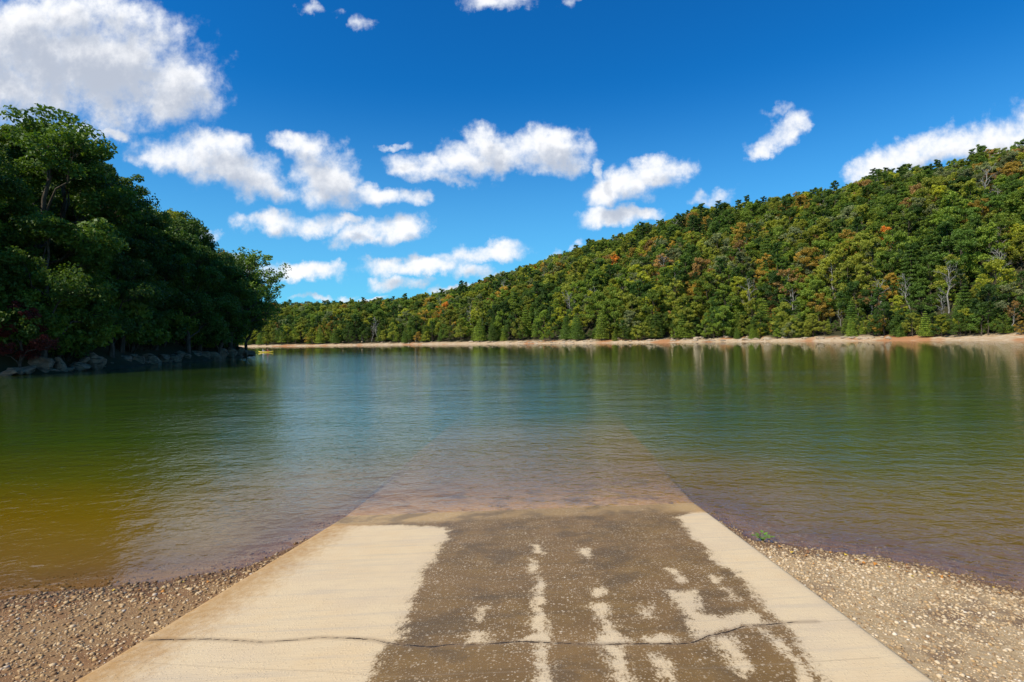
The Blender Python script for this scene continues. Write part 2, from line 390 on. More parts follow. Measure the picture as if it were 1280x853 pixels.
def water_material():
    m, t, out = mat('water')
    P = t.node('ShaderNodeNewGeometry').outputs['Position']
    depth = t.attr('depth').outputs['Fac']; calm = t.attr('calm').outputs['Fac']
    big = t.noise(P, .035, 3, .5).outputs[0]; patch = t.noise(t.map(P, sc=(.06, .16, 1)), 1, 4, .6).outputs[0]
    r1 = t.noise(t.map(P, rot=(0, 0, R(14)), sc=(3.0, 4.0, 1)), 1.0, 3, .5, dist=.5).outputs[0]
    r2 = t.noise(t.map(P, rot=(0, 0, R(-24)), sc=(8.5, 12.0, 1)), 1.0, 3, .55, dist=.4).outputs[0]
    r3 = t.noise(t.map(P, rot=(0, 0, R(8)), sc=(.35, .9, 1)), 1.0, 2, .5).outputs[0]
    h = t.math('ADD', t.math('MULTIPLY', r1, .023), t.math('ADD', t.math('MULTIPLY', r2, .0090), t.math('MULTIPLY', r3, .034)))
    amp = t.math('MULTIPLY', t.lin(patch, .35, .65, .7, 1.3), calm); amp = t.math('MULTIPLY', amp, t.lin(t.vm('LENGTH', P), 12, 150, 1.0, .35))
    h = t.math('MULTIPLY', h, amp)
    bmp = t.node('ShaderNodeBump', {'Strength': 1.0, 'Distance': 1.0, 'Height': h}).outputs[0]
    fr = t.node('ShaderNodeFresnel', {'IOR': 1.333, 'Normal': bmp}).outputs[0]
    gl = t.node('ShaderNodeBsdfGlossy', {'Color': (1, 1, 1, 1), 'Roughness': .02, 'Normal': bmp})
    cr = t.node('ShaderNodeValToRGB', {0: t.math('DIVIDE', depth, 3.0)}); e = cr.color_ramp.elements
    e[0].position = 0; e[0].color = (.22, .125, .045, 1); e[1].position = 1; e[1].color = (.032, .066, .005, 1)
    for p, c_ in ((.04, (.24, .135, .020)), (.10, (.18, .11, .004)), (.19, (.085, .085, .004)), (.34, (.042, .072, .005)), (.6, (.034, .068, .005))):
        k = e.new(p); k.color = (*c_, 1)
    col = t.mix(t.math('MULTIPLY', t.ss(big, .4, .65), .5), cr.outputs[0], (.048, .070, .004), 'MIX')
    col = t.mix(t.ss(depth, .5, 1.5), cr.outputs[0], col)
    df = t.node('ShaderNodeBsdfDiffuse', {'Color': col})
    tr = t.node('ShaderNodeBsdfTransparent', {'Color': (.97, .92, .78, 1)})
    op = t.math('SUBTRACT', 1.0, t.math('EXPONENT', t.math('MULTIPLY', depth, -6.8)), clamp=True)
    body = t.node('ShaderNodeMixShader', {0: op, 1: tr.outputs[0], 2: df.outputs[0]})
    sh = t.node('ShaderNodeMixShader', {0: t.math('MULTIPLY', fr, 1.1, True), 1: body.outputs[0], 2: gl.outputs[0]})
    t.l.new(sh.outputs[0], out.inputs[0]); return m
def ramp_material():
    m, t, out = mat('concrete')
    C = t.attr('rc', 'GEOMETRY').outputs['Vector']      # metres across / along the slab
    P = C
    wetf = t.attr('wet').outputs['Fac']; pale = t.attr('pale').outputs['Fac']; algae = t.attr('algae').outputs['Fac']
    crack = t.attr('crack').outputs['Fac']; crack2 = t.attr('crack_faint').outputs['Fac']
    jag = t.noise(t.map(P, sc=(17, 10, 1)), 1, 6, .68).outputs[0]; jag2 = t.noise(t.map(P, sc=(70, 45, 1)), 1, 3, .6).outputs[0]
    n1 = t.noise(P, 3.0, 6, .6).outputs[0]; n2 = t.noise(P, 180, 3, .7).outputs[0]; n0 = t.noise(P, .9, 4, .55).outputs[0]
    broom = t.noise(t.map(P, sc=(3.5, 95, 1)), 1, 4, .6).outputs[0]
    broad = t.noise(t.map(P, sc=(.7, 9, 1)), 1, 4, .6).outputs[0]
    j = t.math('ADD', t.math('MULTIPLY', t.math('SUBTRACT', jag, .5), .26), t.math('ADD', t.math('MULTIPLY', t.math('SUBTRACT', jag2, .5), .20), t.math('MULTIPLY', t.math('SUBTRACT', t.noise(t.map(P, sc=(5, 3, 1)), 1, 2, .5).outputs[0], .5), .16)))
    wf = t.ss(t.math('ADD', wetf, j), -.035, .035)
    palef = t.ss(t.math('ADD', pale, t.math('MULTIPLY', j, 1.0)), -.03, .045)
    wetness = t.math('MULTIPLY', wf, t.math('SUBTRACT', 1.0, palef), clamp=True)
    dry = t.mix(t.ss(n0, .35, .65), (.69, .50, .275), (.63, .48, .30)); dry = t.mix(t.ss(n1, .3, .7), dry, (.70, .53, .31))
    dry = t.mix(t.ss(broad, .48, .7, 0, .6), dry, (.54, .43, .29))
    Pd = t.vm('ADD', P, t.vm('MULTIPLY', t.noise(P, 55, 2, .6).outputs['Color'], (.022, .022, 0)))
    v1 = t.node('ShaderNodeTexVoronoi', {'Vector': Pd, 'Scale': 62.0}, feature='F1'); v2 = t.node('ShaderNodeTexVoronoi', {'Vector': Pd, 'Scale': 30.0}, feature='F1')
    r1 = t.node('ShaderNodeSeparateColor', {0: v1.outputs['Color']}); r2 = t.node('ShaderNodeSeparateColor', {0: v2.outputs['Color']})
    s1 = t.math('MULTIPLY', t.ss(v1.outputs['Distance'], .42, .26), t.math('GREATER_THAN', r1.outputs[0], .52))
    s2 = t.math('MULTIPLY', t.ss(v2.outputs['Distance'], .36, .2), t.math('GREATER_THAN', r2.outputs[0], .70))
    sp = t.math('MAXIMUM', s1, s2)
    patch = t.ss(t.noise(P, 2.2, 4, .6).outputs[0], .35, .62)
    wetc = t.mix(t.ss(n1, .3, .7), (.165, .092, .028), (.245, .140, .042)); wetc = t.mix(t.ss(n0, .4, .62, 0, .6), wetc, (.24, .135, .048))
    wetc = t.mix(t.ss(broad, .5, .7, 0, .5), wetc, (.13, .086, .040))
    wetc = t.mix(t.math('MULTIPLY', t.ss(algae, .3, 1), .6), wetc, (.66, .42, .17))
    wetc = t.mix(t.math('MULTIPLY', sp, t.lin(patch, 0, 1, .4, .95)), wetc, t.mix(r1.outputs[1], (.70, .56, .38), (.45, .30, .16)))
    wetc = t.mix(t.ss(n2, .55, .72, 0, .55), wetc, (.33, .24, .15)); wetc = t.mix(t.ss(n2, .45, .3, 0, .5), wetc, (.07, .05, .03))
    wetc = t.mix(t.ss(t.noise(P, 1.7, 5, .65).outputs[0], .48, .64, 0, .55), wetc, (.10, .066, .034))
    al = t.mix(n1, (.38, .19, .055), (.52, .33, .14))
    dry = t.mix(t.ss(n2, .56, .72, 0, .45), dry, (.40, .29, .18)); dry = t.mix(t.ss(broom, .5, .68, 0, .35), dry, (.48, .37, .24)); dry = t.mix(t.ss(n2, .42, .3, 0, .4), dry, (.78, .66, .46))
    dry = t.mix(t.ss(t.math('ADD', algae, t.math('MULTIPLY', t.math('SUBTRACT', jag, .5), .7)), .25, .75), dry, al)
    col = t.mix(wetness, dry, wetc)
    rim = t.math('MULTIPLY', t.ss(t.math('ADD', wetf, j), -.10, -.01), .22)
    col = t.mix(t.math('MULTIPLY', rim, t.math('SUBTRACT', 1.0, wetness)), col, (.42, .32, .2))
    ck = t.math('ADD', crack, t.math('MULTIPLY', t.math('SUBTRACT', t.noise(P, 30, 3, .6).outputs[0], .5), .012))
    cwid = t.lin(t.noise(P, 4, 2, .5).outputs[0], .35, .65, .0035, .010)
    cf = t.math('LESS_THAN', ck, cwid)
    cstain = t.ss(ck, .05, .0, 0, .45)
    col = t.mix(cstain, col, (.20, .13, .075)); col = t.mix(cf, col, (.045, .028, .015))
    col = t.mix(t.ss(crack2, .014, .0, 0, .35), col, (.3, .22, .14))
    hgt = t.math('ADD', t.math('MULTIPLY', broom, .0035), t.math('MULTIPLY', n2, .0015))
    hgt = t.math('ADD', hgt, t.math('MULTIPLY', sp, .0015)); hgt = t.math('SUBTRACT', hgt, t.math('MULTIPLY', cf, .01))
    bmp = t.node('ShaderNodeBump', {'Strength': .8, 'Distance': 1.0, 'Height': hgt})
    b = t.node('ShaderNodeBsdfPrincipled', {'Base Color': col, 'Roughness': t.lin(wetness, 0, 1, .93, .42), 'Specular IOR Level': t.lin(wetness, 0, 1, .2, .16), 'Normal': bmp.outputs[0]})
    t.l.new(b.outputs[0], out.inputs[0]); return m
def foliage_material():
    m, t, out = mat('foliage')
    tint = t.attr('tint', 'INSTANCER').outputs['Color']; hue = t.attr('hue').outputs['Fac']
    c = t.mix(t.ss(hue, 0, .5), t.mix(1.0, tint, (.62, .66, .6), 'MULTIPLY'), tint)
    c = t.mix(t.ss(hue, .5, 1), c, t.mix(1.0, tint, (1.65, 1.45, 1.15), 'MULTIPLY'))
    d = t.node('ShaderNodeBsdfPrincipled', {'Base Color': c, 'Roughness': .55, 'Specular IOR Level': .28})
    tr = t.node('ShaderNodeBsdfTranslucent', {'Color': t.mix(1.0, c, (1.5, 1.6, .7), 'MULTIPLY')})
    s = t.node('ShaderNodeMixShader', {0: .28, 1: d.outputs[0], 2: tr.outputs[0]})
    t.l.new(s.outputs[0], out.inputs[0]); return m
def bark_material(name, c1, c2):
    m, t, out = mat(name)
    P = t.node('ShaderNodeTexCoord').outputs['Object']
    n = t.noise(t.map(P, sc=(6, 6, 1.2)), 1, 5, .65).outputs[0]
    b = t.node('ShaderNodeBsdfPrincipled', {'Base Color': t.mix(t.ss(n, .35, .65), c1, c2), 'Roughness': .9, 'Specular IOR Level': .15,
               'Normal': t.node('ShaderNodeBump', {'Strength': .6, 'Distance': .05, 'Height': n}).outputs[0]})
    t.l.new(b.outputs[0], out.inputs[0]); return m
def rock_material(name, a, b_, c_):
    m, t, out = mat(name)
    P = t.node('ShaderNodeTexCoord').outputs['Object']; rnd = t.node('ShaderNodeObjectInfo').outputs['Random']
    P2 = t.vm('ADD', P, t.node('ShaderNodeCombineXYZ', {0: t.math('MULTIPLY', rnd, 40), 1: rnd, 2: 0.0}).outputs[0])
    n = t.noise(P2, 1.6, 7, .65).outputs[0]; n2 = t.noise(t.map(P2, sc=(1, 1, 6)), 1.2, 5, .6).outputs[0]
    c = t.mix(t.ss(n, .35, .65), a, b_); c = t.mix(t.ss(n2, .5, .68), c, c_)
    b = t.node('ShaderNodeBsdfPrincipled', {'Base Color': c, 'Roughness': .88, 'Specular IOR Level': .2,
               'Normal': t.node('ShaderNodeBump', {'Strength': .9, 'Distance': .12, 'Height': t.math('ADD', n, t.math('MULTIPLY', n2, .7))}).outputs[0]})
    t.l.new(b.outputs[0], out.inputs[0]); return m
def plain(name, col, rough=.5, spec=.4):
    m, t, out = mat(name)
    P = t.node('ShaderNodeTexCoord').outputs['Object']
    n = t.noise(P, 9, 4, .6).outputs[0]
    c = t.mix(t.math('MULTIPLY', n, .35), col, tuple(x * .6 for x in col))
    b = t.node('ShaderNodeBsdfPrincipled', {'Base Color': c, 'Roughness': rough, 'Specular IOR Level': spec})
    t.l.new(b.outputs[0], out.inputs[0]); return m
M_FOL = foliage_material()
M_BARK = bark_material('bark', (.045, .034, .022), (.11, .09, .065))
M_PALE = bark_material('pale_bark', (.17, .155, .13), (.33, .31, .27))
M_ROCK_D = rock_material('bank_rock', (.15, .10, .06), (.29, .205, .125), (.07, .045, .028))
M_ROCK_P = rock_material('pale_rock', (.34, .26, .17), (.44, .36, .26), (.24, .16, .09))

# ------------------------------------------------------------------ ground, water, ramp
radii = np.concatenate([np.geomspace(1.2, 14, 230), np.geomspace(14, 900, 300)[1:], [1200, 1800, 3000, 5000]])
X, Y, Fc = polar(620, 110, radii)
z, s, wl, wf, tt_ = terrain(X, Y)
ru, rv = ramp_uv(X, Y)
far = np.clip(wl + wf, 0, 1); far = np.where(np.hypot(X, Y) > 60, 1, far)
wet = 1 - sstep(s + (fbm(X * 2.3, Y * 2.3) - .5) * .5, -.02, .35)
wood = np.where(wl > .5, 1.0, sstep(s + (fbm(X / 4, Y / 4) - .5) * 6, 8, 12))
me = mesh_np('ground', np.stack([X, Y, z], 1), Fc, ground_material(), True, {'far': far, 'wet': wet, 'wood': wood, 'right': sstep(X, 0, .5), 'damp': sstep(s, -.15, .03) * (1 - sstep(s + (fbm(X * 2.1, Y * 2.1) - .5) * .5, .12, .55))})
tag(obj('ground', me), kind='structure', label='gravel and clay shore, lake bed and the slopes around the lake')

radii_w = np.concatenate([np.geomspace(2.2, 16, 260), np.geomspace(16, 900, 130)[1:], [1500]])
X, Y, Fc = polar(520, 60, radii_w)
z, s, wl, wf, _ = terrain(X, Y)
ru, rv = ramp_uv(X, Y); rz = ramp_xyz(ru, rv)[:, 2]
on = (ru >= 0) & (ru <= 1) & (rv > -14) & (rv < 12)
fade = sstep(rv, 7, 12)
dep = np.where(on, 2.2 * np.maximum(-rz, 0) ** 1.0 * (1 - fade) + np.maximum(-z, 0) * fade, np.maximum(-z, 0))
calm = .30 + .70 * sstep(np.hypot(X, Y) + X * .5, 3.0, 11)
me = mesh_np('water', np.stack([X, Y, np.zeros_like(X)], 1), Fc, water_material(), True, {'depth': dep, 'calm': calm})
tag(obj('lake_water', me), kind='structure', label='green rippled water of the lake')

def to_ramp(pts):
    out = []
    for (px, py) in pts:
        d = px2dir(px, py)
        # ray with the dry ramp plane
        n = np.cross(PR - PL, DV); t = (PL - np.array([0, 0, H])) @ n / (d @ n)
        p = np.array([0, 0, H]) + d * t
        u, v = ramp_uv(np.array(p[0]), np.array(p[1])); out.append((float(u) * RAMPW, float(v)))
    return out
us = np.linspace(0, 1, 330)
vs = np.concatenate([np.linspace(-14, -5.6, 14)[:-1], np.linspace(-5.6, .4, 400), np.linspace(.4, 13, 60)[1:]])
U, Vv = np.meshgrid(us, vs); Pr = ramp_xyz(U, Vv).reshape(-1, 3)
ua = U.ravel() * RAMPW; va = Vv.ravel()
edge = np.minimum(U.ravel(), 1 - U.ravel()) * RAMPW
Pr[:, 2] -= .012 * np.exp(-edge / .02)
def sdf(polys):
    best = np.full(ua.shape, -9.0)
    for p in polys:
        D, ins = seg_dist(ua, va, to_ramp(p)); best = np.maximum(best, np.where(ins, D, -D))
    return best
dryL = [(-400, 1300), (40, 640), (425, 656), (470, 656), (520, 657), (561, 660), (559, 675), (550, 682), (543, 700), (530, 715), (524, 735), (517, 752), (505, 775), (498, 798), (489, 806), (476, 825), (463, 853), (430, 920), (380, 1300)]
dryR = [(1900, 1300), (1200, 700), (880, 628), (868, 640), (847, 646), (856, 661), (864, 671), (878, 679), (888, 695), (896, 706), (918, 716), (930, 729), (945, 747), (958, 766), (975, 778), (990, 785), (990, 797), (1005, 815), (1018, 840), (1028, 862), (1060, 920), (1200, 1300)]
streaks = [
 [(664, 700), (670, 703), (672, 722), (682, 726), (680, 745), (683, 755), (670, 757), (668, 740), (673, 728), (664, 712)],
 [(671, 760), (684, 768), (685, 790), (684, 804), (643, 803), (655, 795), (668, 790), (660, 783)],
 [(668, 806), (682, 806), (687, 830), (687, 900), (690, 960), (674, 960), (668, 853), (676, 835)],
 [(667, 681), (676, 682), (677, 692), (668, 691)],
 [(738, 736), (752, 734), (756, 742), (742, 745)], [(740, 756), (758, 756), (762, 775), (770, 790), (792, 804), (745, 805), (752, 793), (748, 775)],
 [(758, 807), (774, 807), (784, 830), (792, 853), (800, 900), (782, 900), (765, 853), (760, 825)],
 [(805, 797), (835, 793), (848, 798), (848, 804), (806, 804)], [(808, 817), (822, 818), (834, 825), (842, 838), (838, 850), (826, 848), (820, 832)],
 [(893, 797), (915, 793), (925, 812), (938, 838), (930, 842), (915, 830), (900, 812)],
 [(838, 712), (846, 712), (856, 724), (852, 728)], [(948, 786), (962, 786), (984, 810), (976, 813)], [(990, 822), (1002, 826), (1020, 862), (1008, 862)],
 [(588, 791), (603, 790), (608, 803), (587, 803)], [(725, 686), (731, 686), (738, 698), (733, 698)],
 [(890, 720), (895, 722), (896, 728), (891, 727)], [(905, 735), (912, 737), (920, 750), (914, 750)]]
palep = [[(829, 737), (872, 737), (878, 752), (885, 765), (905, 770), (938, 760), (960, 778), (985, 781), (930, 784), (900, 791), (868, 804), (862, 795), (855, 775), (845, 760)],
         [(595, 758), (609, 760), (606, 776), (596, 780)], [(795, 755), (812, 757), (820, 772), (800, 775)]]
dry = np.maximum(sdf([dryL, dryR]), sdf(streaks) + .002)
pal = sdf(palep) - .015
D1, _ = seg_dist(ua, va, to_ramp([(-60, 806), (100, 803), (190, 800), (260, 799), (300, 801), (330, 803), (370, 800), (400, 797), (440, 798), (468, 800), (485, 804), (500, 806), (540, 809), (560, 806), (600, 806), (650, 802), (700, 804), (740, 806), (790, 805), (850, 805), (868, 803), (885, 795), (910, 790), (930, 783), (960, 781), (990, 778), (1020, 777)]), False)
D2, _ = seg_dist(ua, va, to_ramp([(60, 822), (140, 826), (220, 831), (300, 836), (400, 839), (480, 846), (560, 843), (700, 838), (900, 835), (1100, 822)]), False)
D3, _ = seg_dist(ua, va, to_ramp([(760, 733), (800, 737), (880, 737), (930, 734)]), False)
D4, _ = seg_dist(ua, va, to_ramp([(1020, 777), (1060, 775), (1130, 770)]), False)
top = ramp_xyz(0 * va, va)[:, 2] 
algae = (1 - sstep(-va, .35, .85)) 
algae = algae * (1 - .35 * sstep(U.ravel(), .28, .42) * (1 - sstep(U.ravel(), .88, .97)) * (va < .0))
algae = np.maximum(algae, .62 * (1 - sstep(edge, .0, .9)) * (U.ravel() < .5))
nu, nv = len(us), len(vs)
i = np.arange(nv - 1)[:, None]; j = np.arange(nu - 1)[None]; a = i * nu + j
Fq = np.stack([a, a + 1, a + nu + 1, a + nu], -1).reshape(-1, 4)
# border skirt: the thickness of the slab
bd = np.concatenate([np.arange(nu), np.arange(1, nv) * nu + nu - 1, (nv - 1) * nu + np.arange(nu - 2, -1, -1), np.arange(nv - 2, 0, -1) * nu])
low = Pr[bd] - np.array([0, 0, .22]); nb = len(bd); base = len(Pr)
k = np.arange(nb); sk = np.stack([bd, base + k, base + (k + 1) % nb, bd[(k + 1) % nb]], -1)
A = lambda x: np.concatenate([x, x[bd]])
me = mesh_np('boat_ramp', np.concatenate([Pr, low]), [Fq, sk], ramp_material(), True,
     {'rc': np.stack([A(ua), A(va), np.zeros(len(ua) + nb)], 1), 'wet': A(-dry), 'pale': A(pal), 'crack': A(D1), 'crack_faint': A(np.minimum(np.minimum(D2, D3), D4)), 'algae': A(algae)})
tag(obj('boat_ramp', me), kind='structure', label='concrete boat ramp running down into the lake, pale and dry at both sides and dark and wet in the middle')

# ------------------------------------------------------------------ pebbles on both shores
IV, IF = ico(1)
def pebble_material():
    m, t, out = mat('pebble')
    a = t.attr('hue').outputs['Fac']; right = t.attr('side').outputs['Fac']; wetp = t.attr('wetp').outputs['Fac']
    cl = t.node('ShaderNodeValToRGB', {0: a}); cl.color_ramp.interpolation = 'LINEAR'
    def ramp(n, st):
        e = n.color_ramp.elements; e[0].position = 0; e[0].color = (*st[0][1], 1); e[1].position = 1; e[1].color = (*st[-1][1], 1)
        for p, c in st[1:-1]: k = e.new(p); k.color = (*c, 1)
    ramp(cl, [(0, (.19, .105, .045)), (.3, (.31, .185, .085)), (.5, (.41, .26, .12)), (.7, (.50, .35, .18)), (.85, (.60, .45, .27)), (.95, (.44, .26, .09)), (1, (.58, .50, .40))])
    cr = t.node('ShaderNodeValToRGB', {0: a}); ramp(cr, [(0, (.25, .15, .07)), (.3, (.40, .27, .14)), (.6, (.54, .40, .23)), (.85, (.66, .52, .34)), (.95, (.46, .28, .11)), (1, (.72, .64, .5))])
    c = t.mix(right, cl.outputs[0], cr.outputs[0]); c = t.mix(t.math('MULTIPLY', wetp, .75), c, t.mix(1.0, c, (.42, .34, .25), 'MULTIPLY'))
    b = t.node('ShaderNodeBsdfPrincipled', {'Base Color': c, 'Roughness': t.lin(wetp, 0, 1, .85, .35), 'Specular IOR Level': .3})
    t.l.new(b.outputs[0], out.inputs[0]); return m
M_PEB = pebble_material()
def pebbles(name, side, n, smin, smax, label):
    # in view, on land beside the ramp, or just under water
    X = rng.uniform(-7.5, 7.5, n * 6); Y = rng.uniform(1.8, 8.5, n * 6)
    z, s, *_ = terrain(X, Y); ru, rv = ramp_uv(X, Y)
    px, py, _ = proj(np.stack([X, Y, z], 1))
    ok = (s > -.9) & (px > -60) & (px < 1340) & (py < 900) & (((ru < -.012) & (side == 0)) | ((ru > 1.012) & (side == 1)))
    ok &= rng.random(len(X)) < np.where(s < 0, np.clip(.35 + s * .4, 0, 1), 1) * (.45 + .75 * fbm(X * 1.3 + 5, Y * 1.3))
    X, Y, z, s = X[ok][:n], Y[ok][:n], z[ok][:n], s[ok][:n]; n = len(X)
    nearw = np.exp(-np.abs(s - .25) / .4)
    sz = smin * (smax / smin) ** (rng.random(n) ** 2.6) * (1 + .7 * nearw * rng.random(n))
    dist = np.hypot(X, Y)
    V = np.repeat(IV[None], n, 0); V = V * (1 + rng.uniform(-.22, .22, (n, len(IV), 1)))
    sc = np.stack([sz * rng.uniform(.8, 1.4, n), sz * rng.uniform(.7, 1.1, n), sz * rng.uniform(.35, .7, n)], 1)
    V = V * sc[:, None]; a = rng.uniform(0, 6.28, n); c, s_ = np.cos(a)[:, None], np.sin(a)[:, None]
    Vx = V[..., 0] * c - V[..., 1] * s_ + X[:, None]; Vy = V[..., 0] * s_ + V[..., 1] * c + Y[:, None]
    Vz = V[..., 2] + z[:, None] + sc[:, 2, None] * .35
    Fq = (IF[None] + (np.arange(n) * len(IV))[:, None, None]).reshape(-1, 3)
    m_ = len(IV)
    wetp = 1 - sstep(s + rng.uniform(-.12, .12, n), .0, .45)
    me = mesh_np(name, np.stack([Vx, Vy, Vz], -1).reshape(-1, 3), Fq, M_PEB, True, {'hue': np.repeat(rng.random(n), m_), 'side': np.full(n * m_, float(side)), 'wetp': np.repeat(wetp, m_)})
    tag(obj(name, me), kind='stuff', label=label)
pebbles('gravel', 0, 38000, .004, .020, 'brown pebbles scattered over clay left of the boat ramp')
pebbles('gravel', 1, 42000, .004, .017, 'pale gravel right of the boat ramp')

# ------------------------------------------------------------------ trees: variants
def unit(v): return v / (np.linalg.norm(v, axis=-1, keepdims=True) + 1e-9)
def leaves(C, rad, per, size, r, flat=.6, outc=None, up=.5, hue=None):
    """diamond leaf faces scattered through clumps; C (n,3), rad (n,)"""
    n = len(C); tot = n * per
    D = unit(r.normal(size=(tot, 3))) * (r.random((tot, 1)) ** .42)
    c = np.repeat(C, per, 0); rr = np.repeat(rad, per)[:, None]
    p = c + D * rr * np.array([1, 1, flat])
    nrm = unit(r.normal(size=(tot, 3)) * .75 + D * .6 + np.array([0, 0, up]))
    t = unit(np.cross(nrm, r.normal(size=(tot, 3)))); b = np.cross(nrm, t)
    s1 = size * r.uniform(.65, 1.35, (tot, 1)); s2 = s1 * r.uniform(.45, .7, (tot, 1))
    V = np.stack([p - t * s1, p - b * s2, p + t * s1, p + b * s2], 1).reshape(-1, 3)
    Fq = np.arange(tot * 4).reshape(-1, 4)
    ch = np.repeat(r.random(n) if hue is None else hue, per)
    h = np.clip(.5 * ch + .5 * r.random(tot), 0, 1)
    return V, Fq, np.repeat(h, 4)
def curve(a, b, r, n=5, wob=.06, sag=0.0):
    a = np.asarray(a, float); b = np.asarray(b, float); L = np.linalg.norm(b - a)
    t = np.linspace(0, 1, n)[:, None]; P = a + (b - a) * t
    w = r.normal(size=(n, 3)) * wob * L * np.sin(t * math.pi); w[:, 2] += (np.sin(t[:, 0] * math.pi) * sag * L)
    return P + w
def broadleaf(H, seed, nclump=60, per=60, leaf=.28, lobes=6, trunk_frac=.28, spread=.30, lean=0.0, gap=.0, shape='round', sides=6):
    r = np.random.default_rng(seed); tr = Acc(); cr = Acc()
    top = np.array([r.normal() * .03 * H + lean * H, r.normal() * .03 * H, .80 * H])
    tp = curve((0, 0, -.6), top, r, 9, .018); tp[0] = (0, 0, -.6)
    tr.add(*tube(tp, np.linspace(.021 * H, .004 * H, 9), sides + 2))
    z0 = trunk_frac * H
    # lobes: separate masses held by limbs
    L = []
    for k in range(lobes):
        f = (k + .5) / lobes; zz = z0 + (H - z0) * (.12 + .74 * f) ; a = k * 2.4 + r.random() * .8
        prof = math.sin(math.pi * min(.98, (.16 + .80 * f))) ** .7 if shape == 'round' else (1 - f) ** .7 + .08
        rad = spread * H * prof * r.uniform(.55, .95)
        tt = zz / (.8 * H); bx = np.array([np.interp(min(tt, 1) * top[2], tp[:, 2], tp[:, q]) for q in (0, 1)])
        L.append((np.array([bx[0] + math.cos(a) * rad + lean * H * .35 * f, bx[1] + math.sin(a) * rad, min(zz, H * .9)]), spread * H * r.uniform(.40, .60) * (1 - .25 * f)))
    L.append((top + np.array([0, 0, H * .08]), spread * H * .42))
    for (c, R_) in L:
        zb = max(z0 * .8, c[2] - R_ * r.uniform(.9, 1.6) - .05 * H); i = np.interp(zb, tp[:, 2], np.arange(9))
        b0 = np.array([np.interp(i, np.arange(9), tp[:, q]) for q in range(3)])
        lp = curve(b0, c, r, 6, .05, .06); r0 = np.interp(zb, tp[:, 2], np.linspace(.016 * H, .004 * H, 9)) * .6
        tr.add(*tube(lp, np.linspace(r0, r0 * .35, 6), sides))
        n = max(4, int(nclump / len(L))); d = unit(r.normal(size=(n, 3))); d[:, 2] = d[:, 2] * .8 + .12
        cc = c + d * R_ * r.uniform(.45, 1.05, (n, 1)) * np.array([1, 1, .78])
        if gap: cc = cc[r.random(len(cc)) > gap]
        for q in cc[::2 if sides < 5 else 1]:
            b1 = lp[r.integers(3, 6)]; tr.add(*tube(curve(b1, q, r, 3, .06, .04), [r0 * .28, r0 * .16, r0 * .06], max(3, sides - 2)))
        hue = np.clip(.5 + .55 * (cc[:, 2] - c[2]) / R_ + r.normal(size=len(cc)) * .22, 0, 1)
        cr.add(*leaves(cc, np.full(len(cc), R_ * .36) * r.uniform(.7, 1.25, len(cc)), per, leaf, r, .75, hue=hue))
    return tr, cr
def conifer(H, seed, layers=13, per=60, leaf=.22, spread=.20, bare=.12):
    r = np.random.default_rng(seed); tr = Acc(); cr = Acc()
    tp = curve((0, 0, -.5), (0, 0, H * .97), r, 7, .008); tr.add(*tube(tp, np.linspace(.017 * H, .002 * H, 7), 6))
    cc = []; rd = []
    for k in range(layers):
        f = k / (layers - 1); z_ = H * (bare + (.97 - bare) * f); Rr = spread * H * (1 - f) ** .75 * r.uniform(.8, 1.12) + .02 * H
        nb_ = max(3, int(8 * (1 - f) + 3)); a0 = r.random() * 6
        for q in range(nb_):
            a = a0 + q * 6.283 / nb_ + r.normal() * .15; tip = np.array([math.cos(a) * Rr, math.sin(a) * Rr, z_ - .10 * Rr])
            tr.add(*tube(curve((0, 0, z_), tip, r, 3, .03), [.004 * H, .003 * H, .001 * H], 3))
            for w_ in (.45, .9):
                cc.append(np.array([0, 0, z_]) * (1 - w_) + tip * w_); rd.append(.34 * Rr + .018 * H)
    cc = np.array(cc); rd = np.array(rd)
    cr.add(*leaves(cc, rd, per, leaf, r, .42, up=.4)); return tr, cr
def pine(H, seed, per=80, leaf=.24):
    r = np.random.default_rng(seed); tr = Acc(); cr = Acc()
    tp = curve((0, 0, -.5), (r.normal() * .04 * H, 0, H * .95), r, 8, .012); tr.add(*tube(tp, np.linspace(.016 * H, .004 * H, 8), 6))
    cc = []; rd = []
    for k in range(17):
        f = k / 16; z_ = H * (.55 + .40 * f); L_ = H * .17 * (1 - f * .6) * r.uniform(.5, 1.25); a = k * 2.4 + r.random()
        b0 = np.array([np.interp(z_, tp[:, 2], tp[:, 0]), 0, z_]); tip = b0 + np.array([math.cos(a) * L_, math.sin(a) * L_, .03 * H])
        tr.add(*tube(curve(b0, tip, r, 4, .05), [.006 * H, .005 * H, .003 * H, .001 * H], 4))
        for w_ in (.65, 1.0): cc.append(b0 * (1 - w_) + tip * w_); rd.append(.045 * H * r.uniform(.7, 1.3))
    cc.append(tp[-1]); rd.append(.05 * H)
    cr.add(*leaves(np.array(cc), np.array(rd), per, leaf, r, .6, up=.5)); return tr, cr
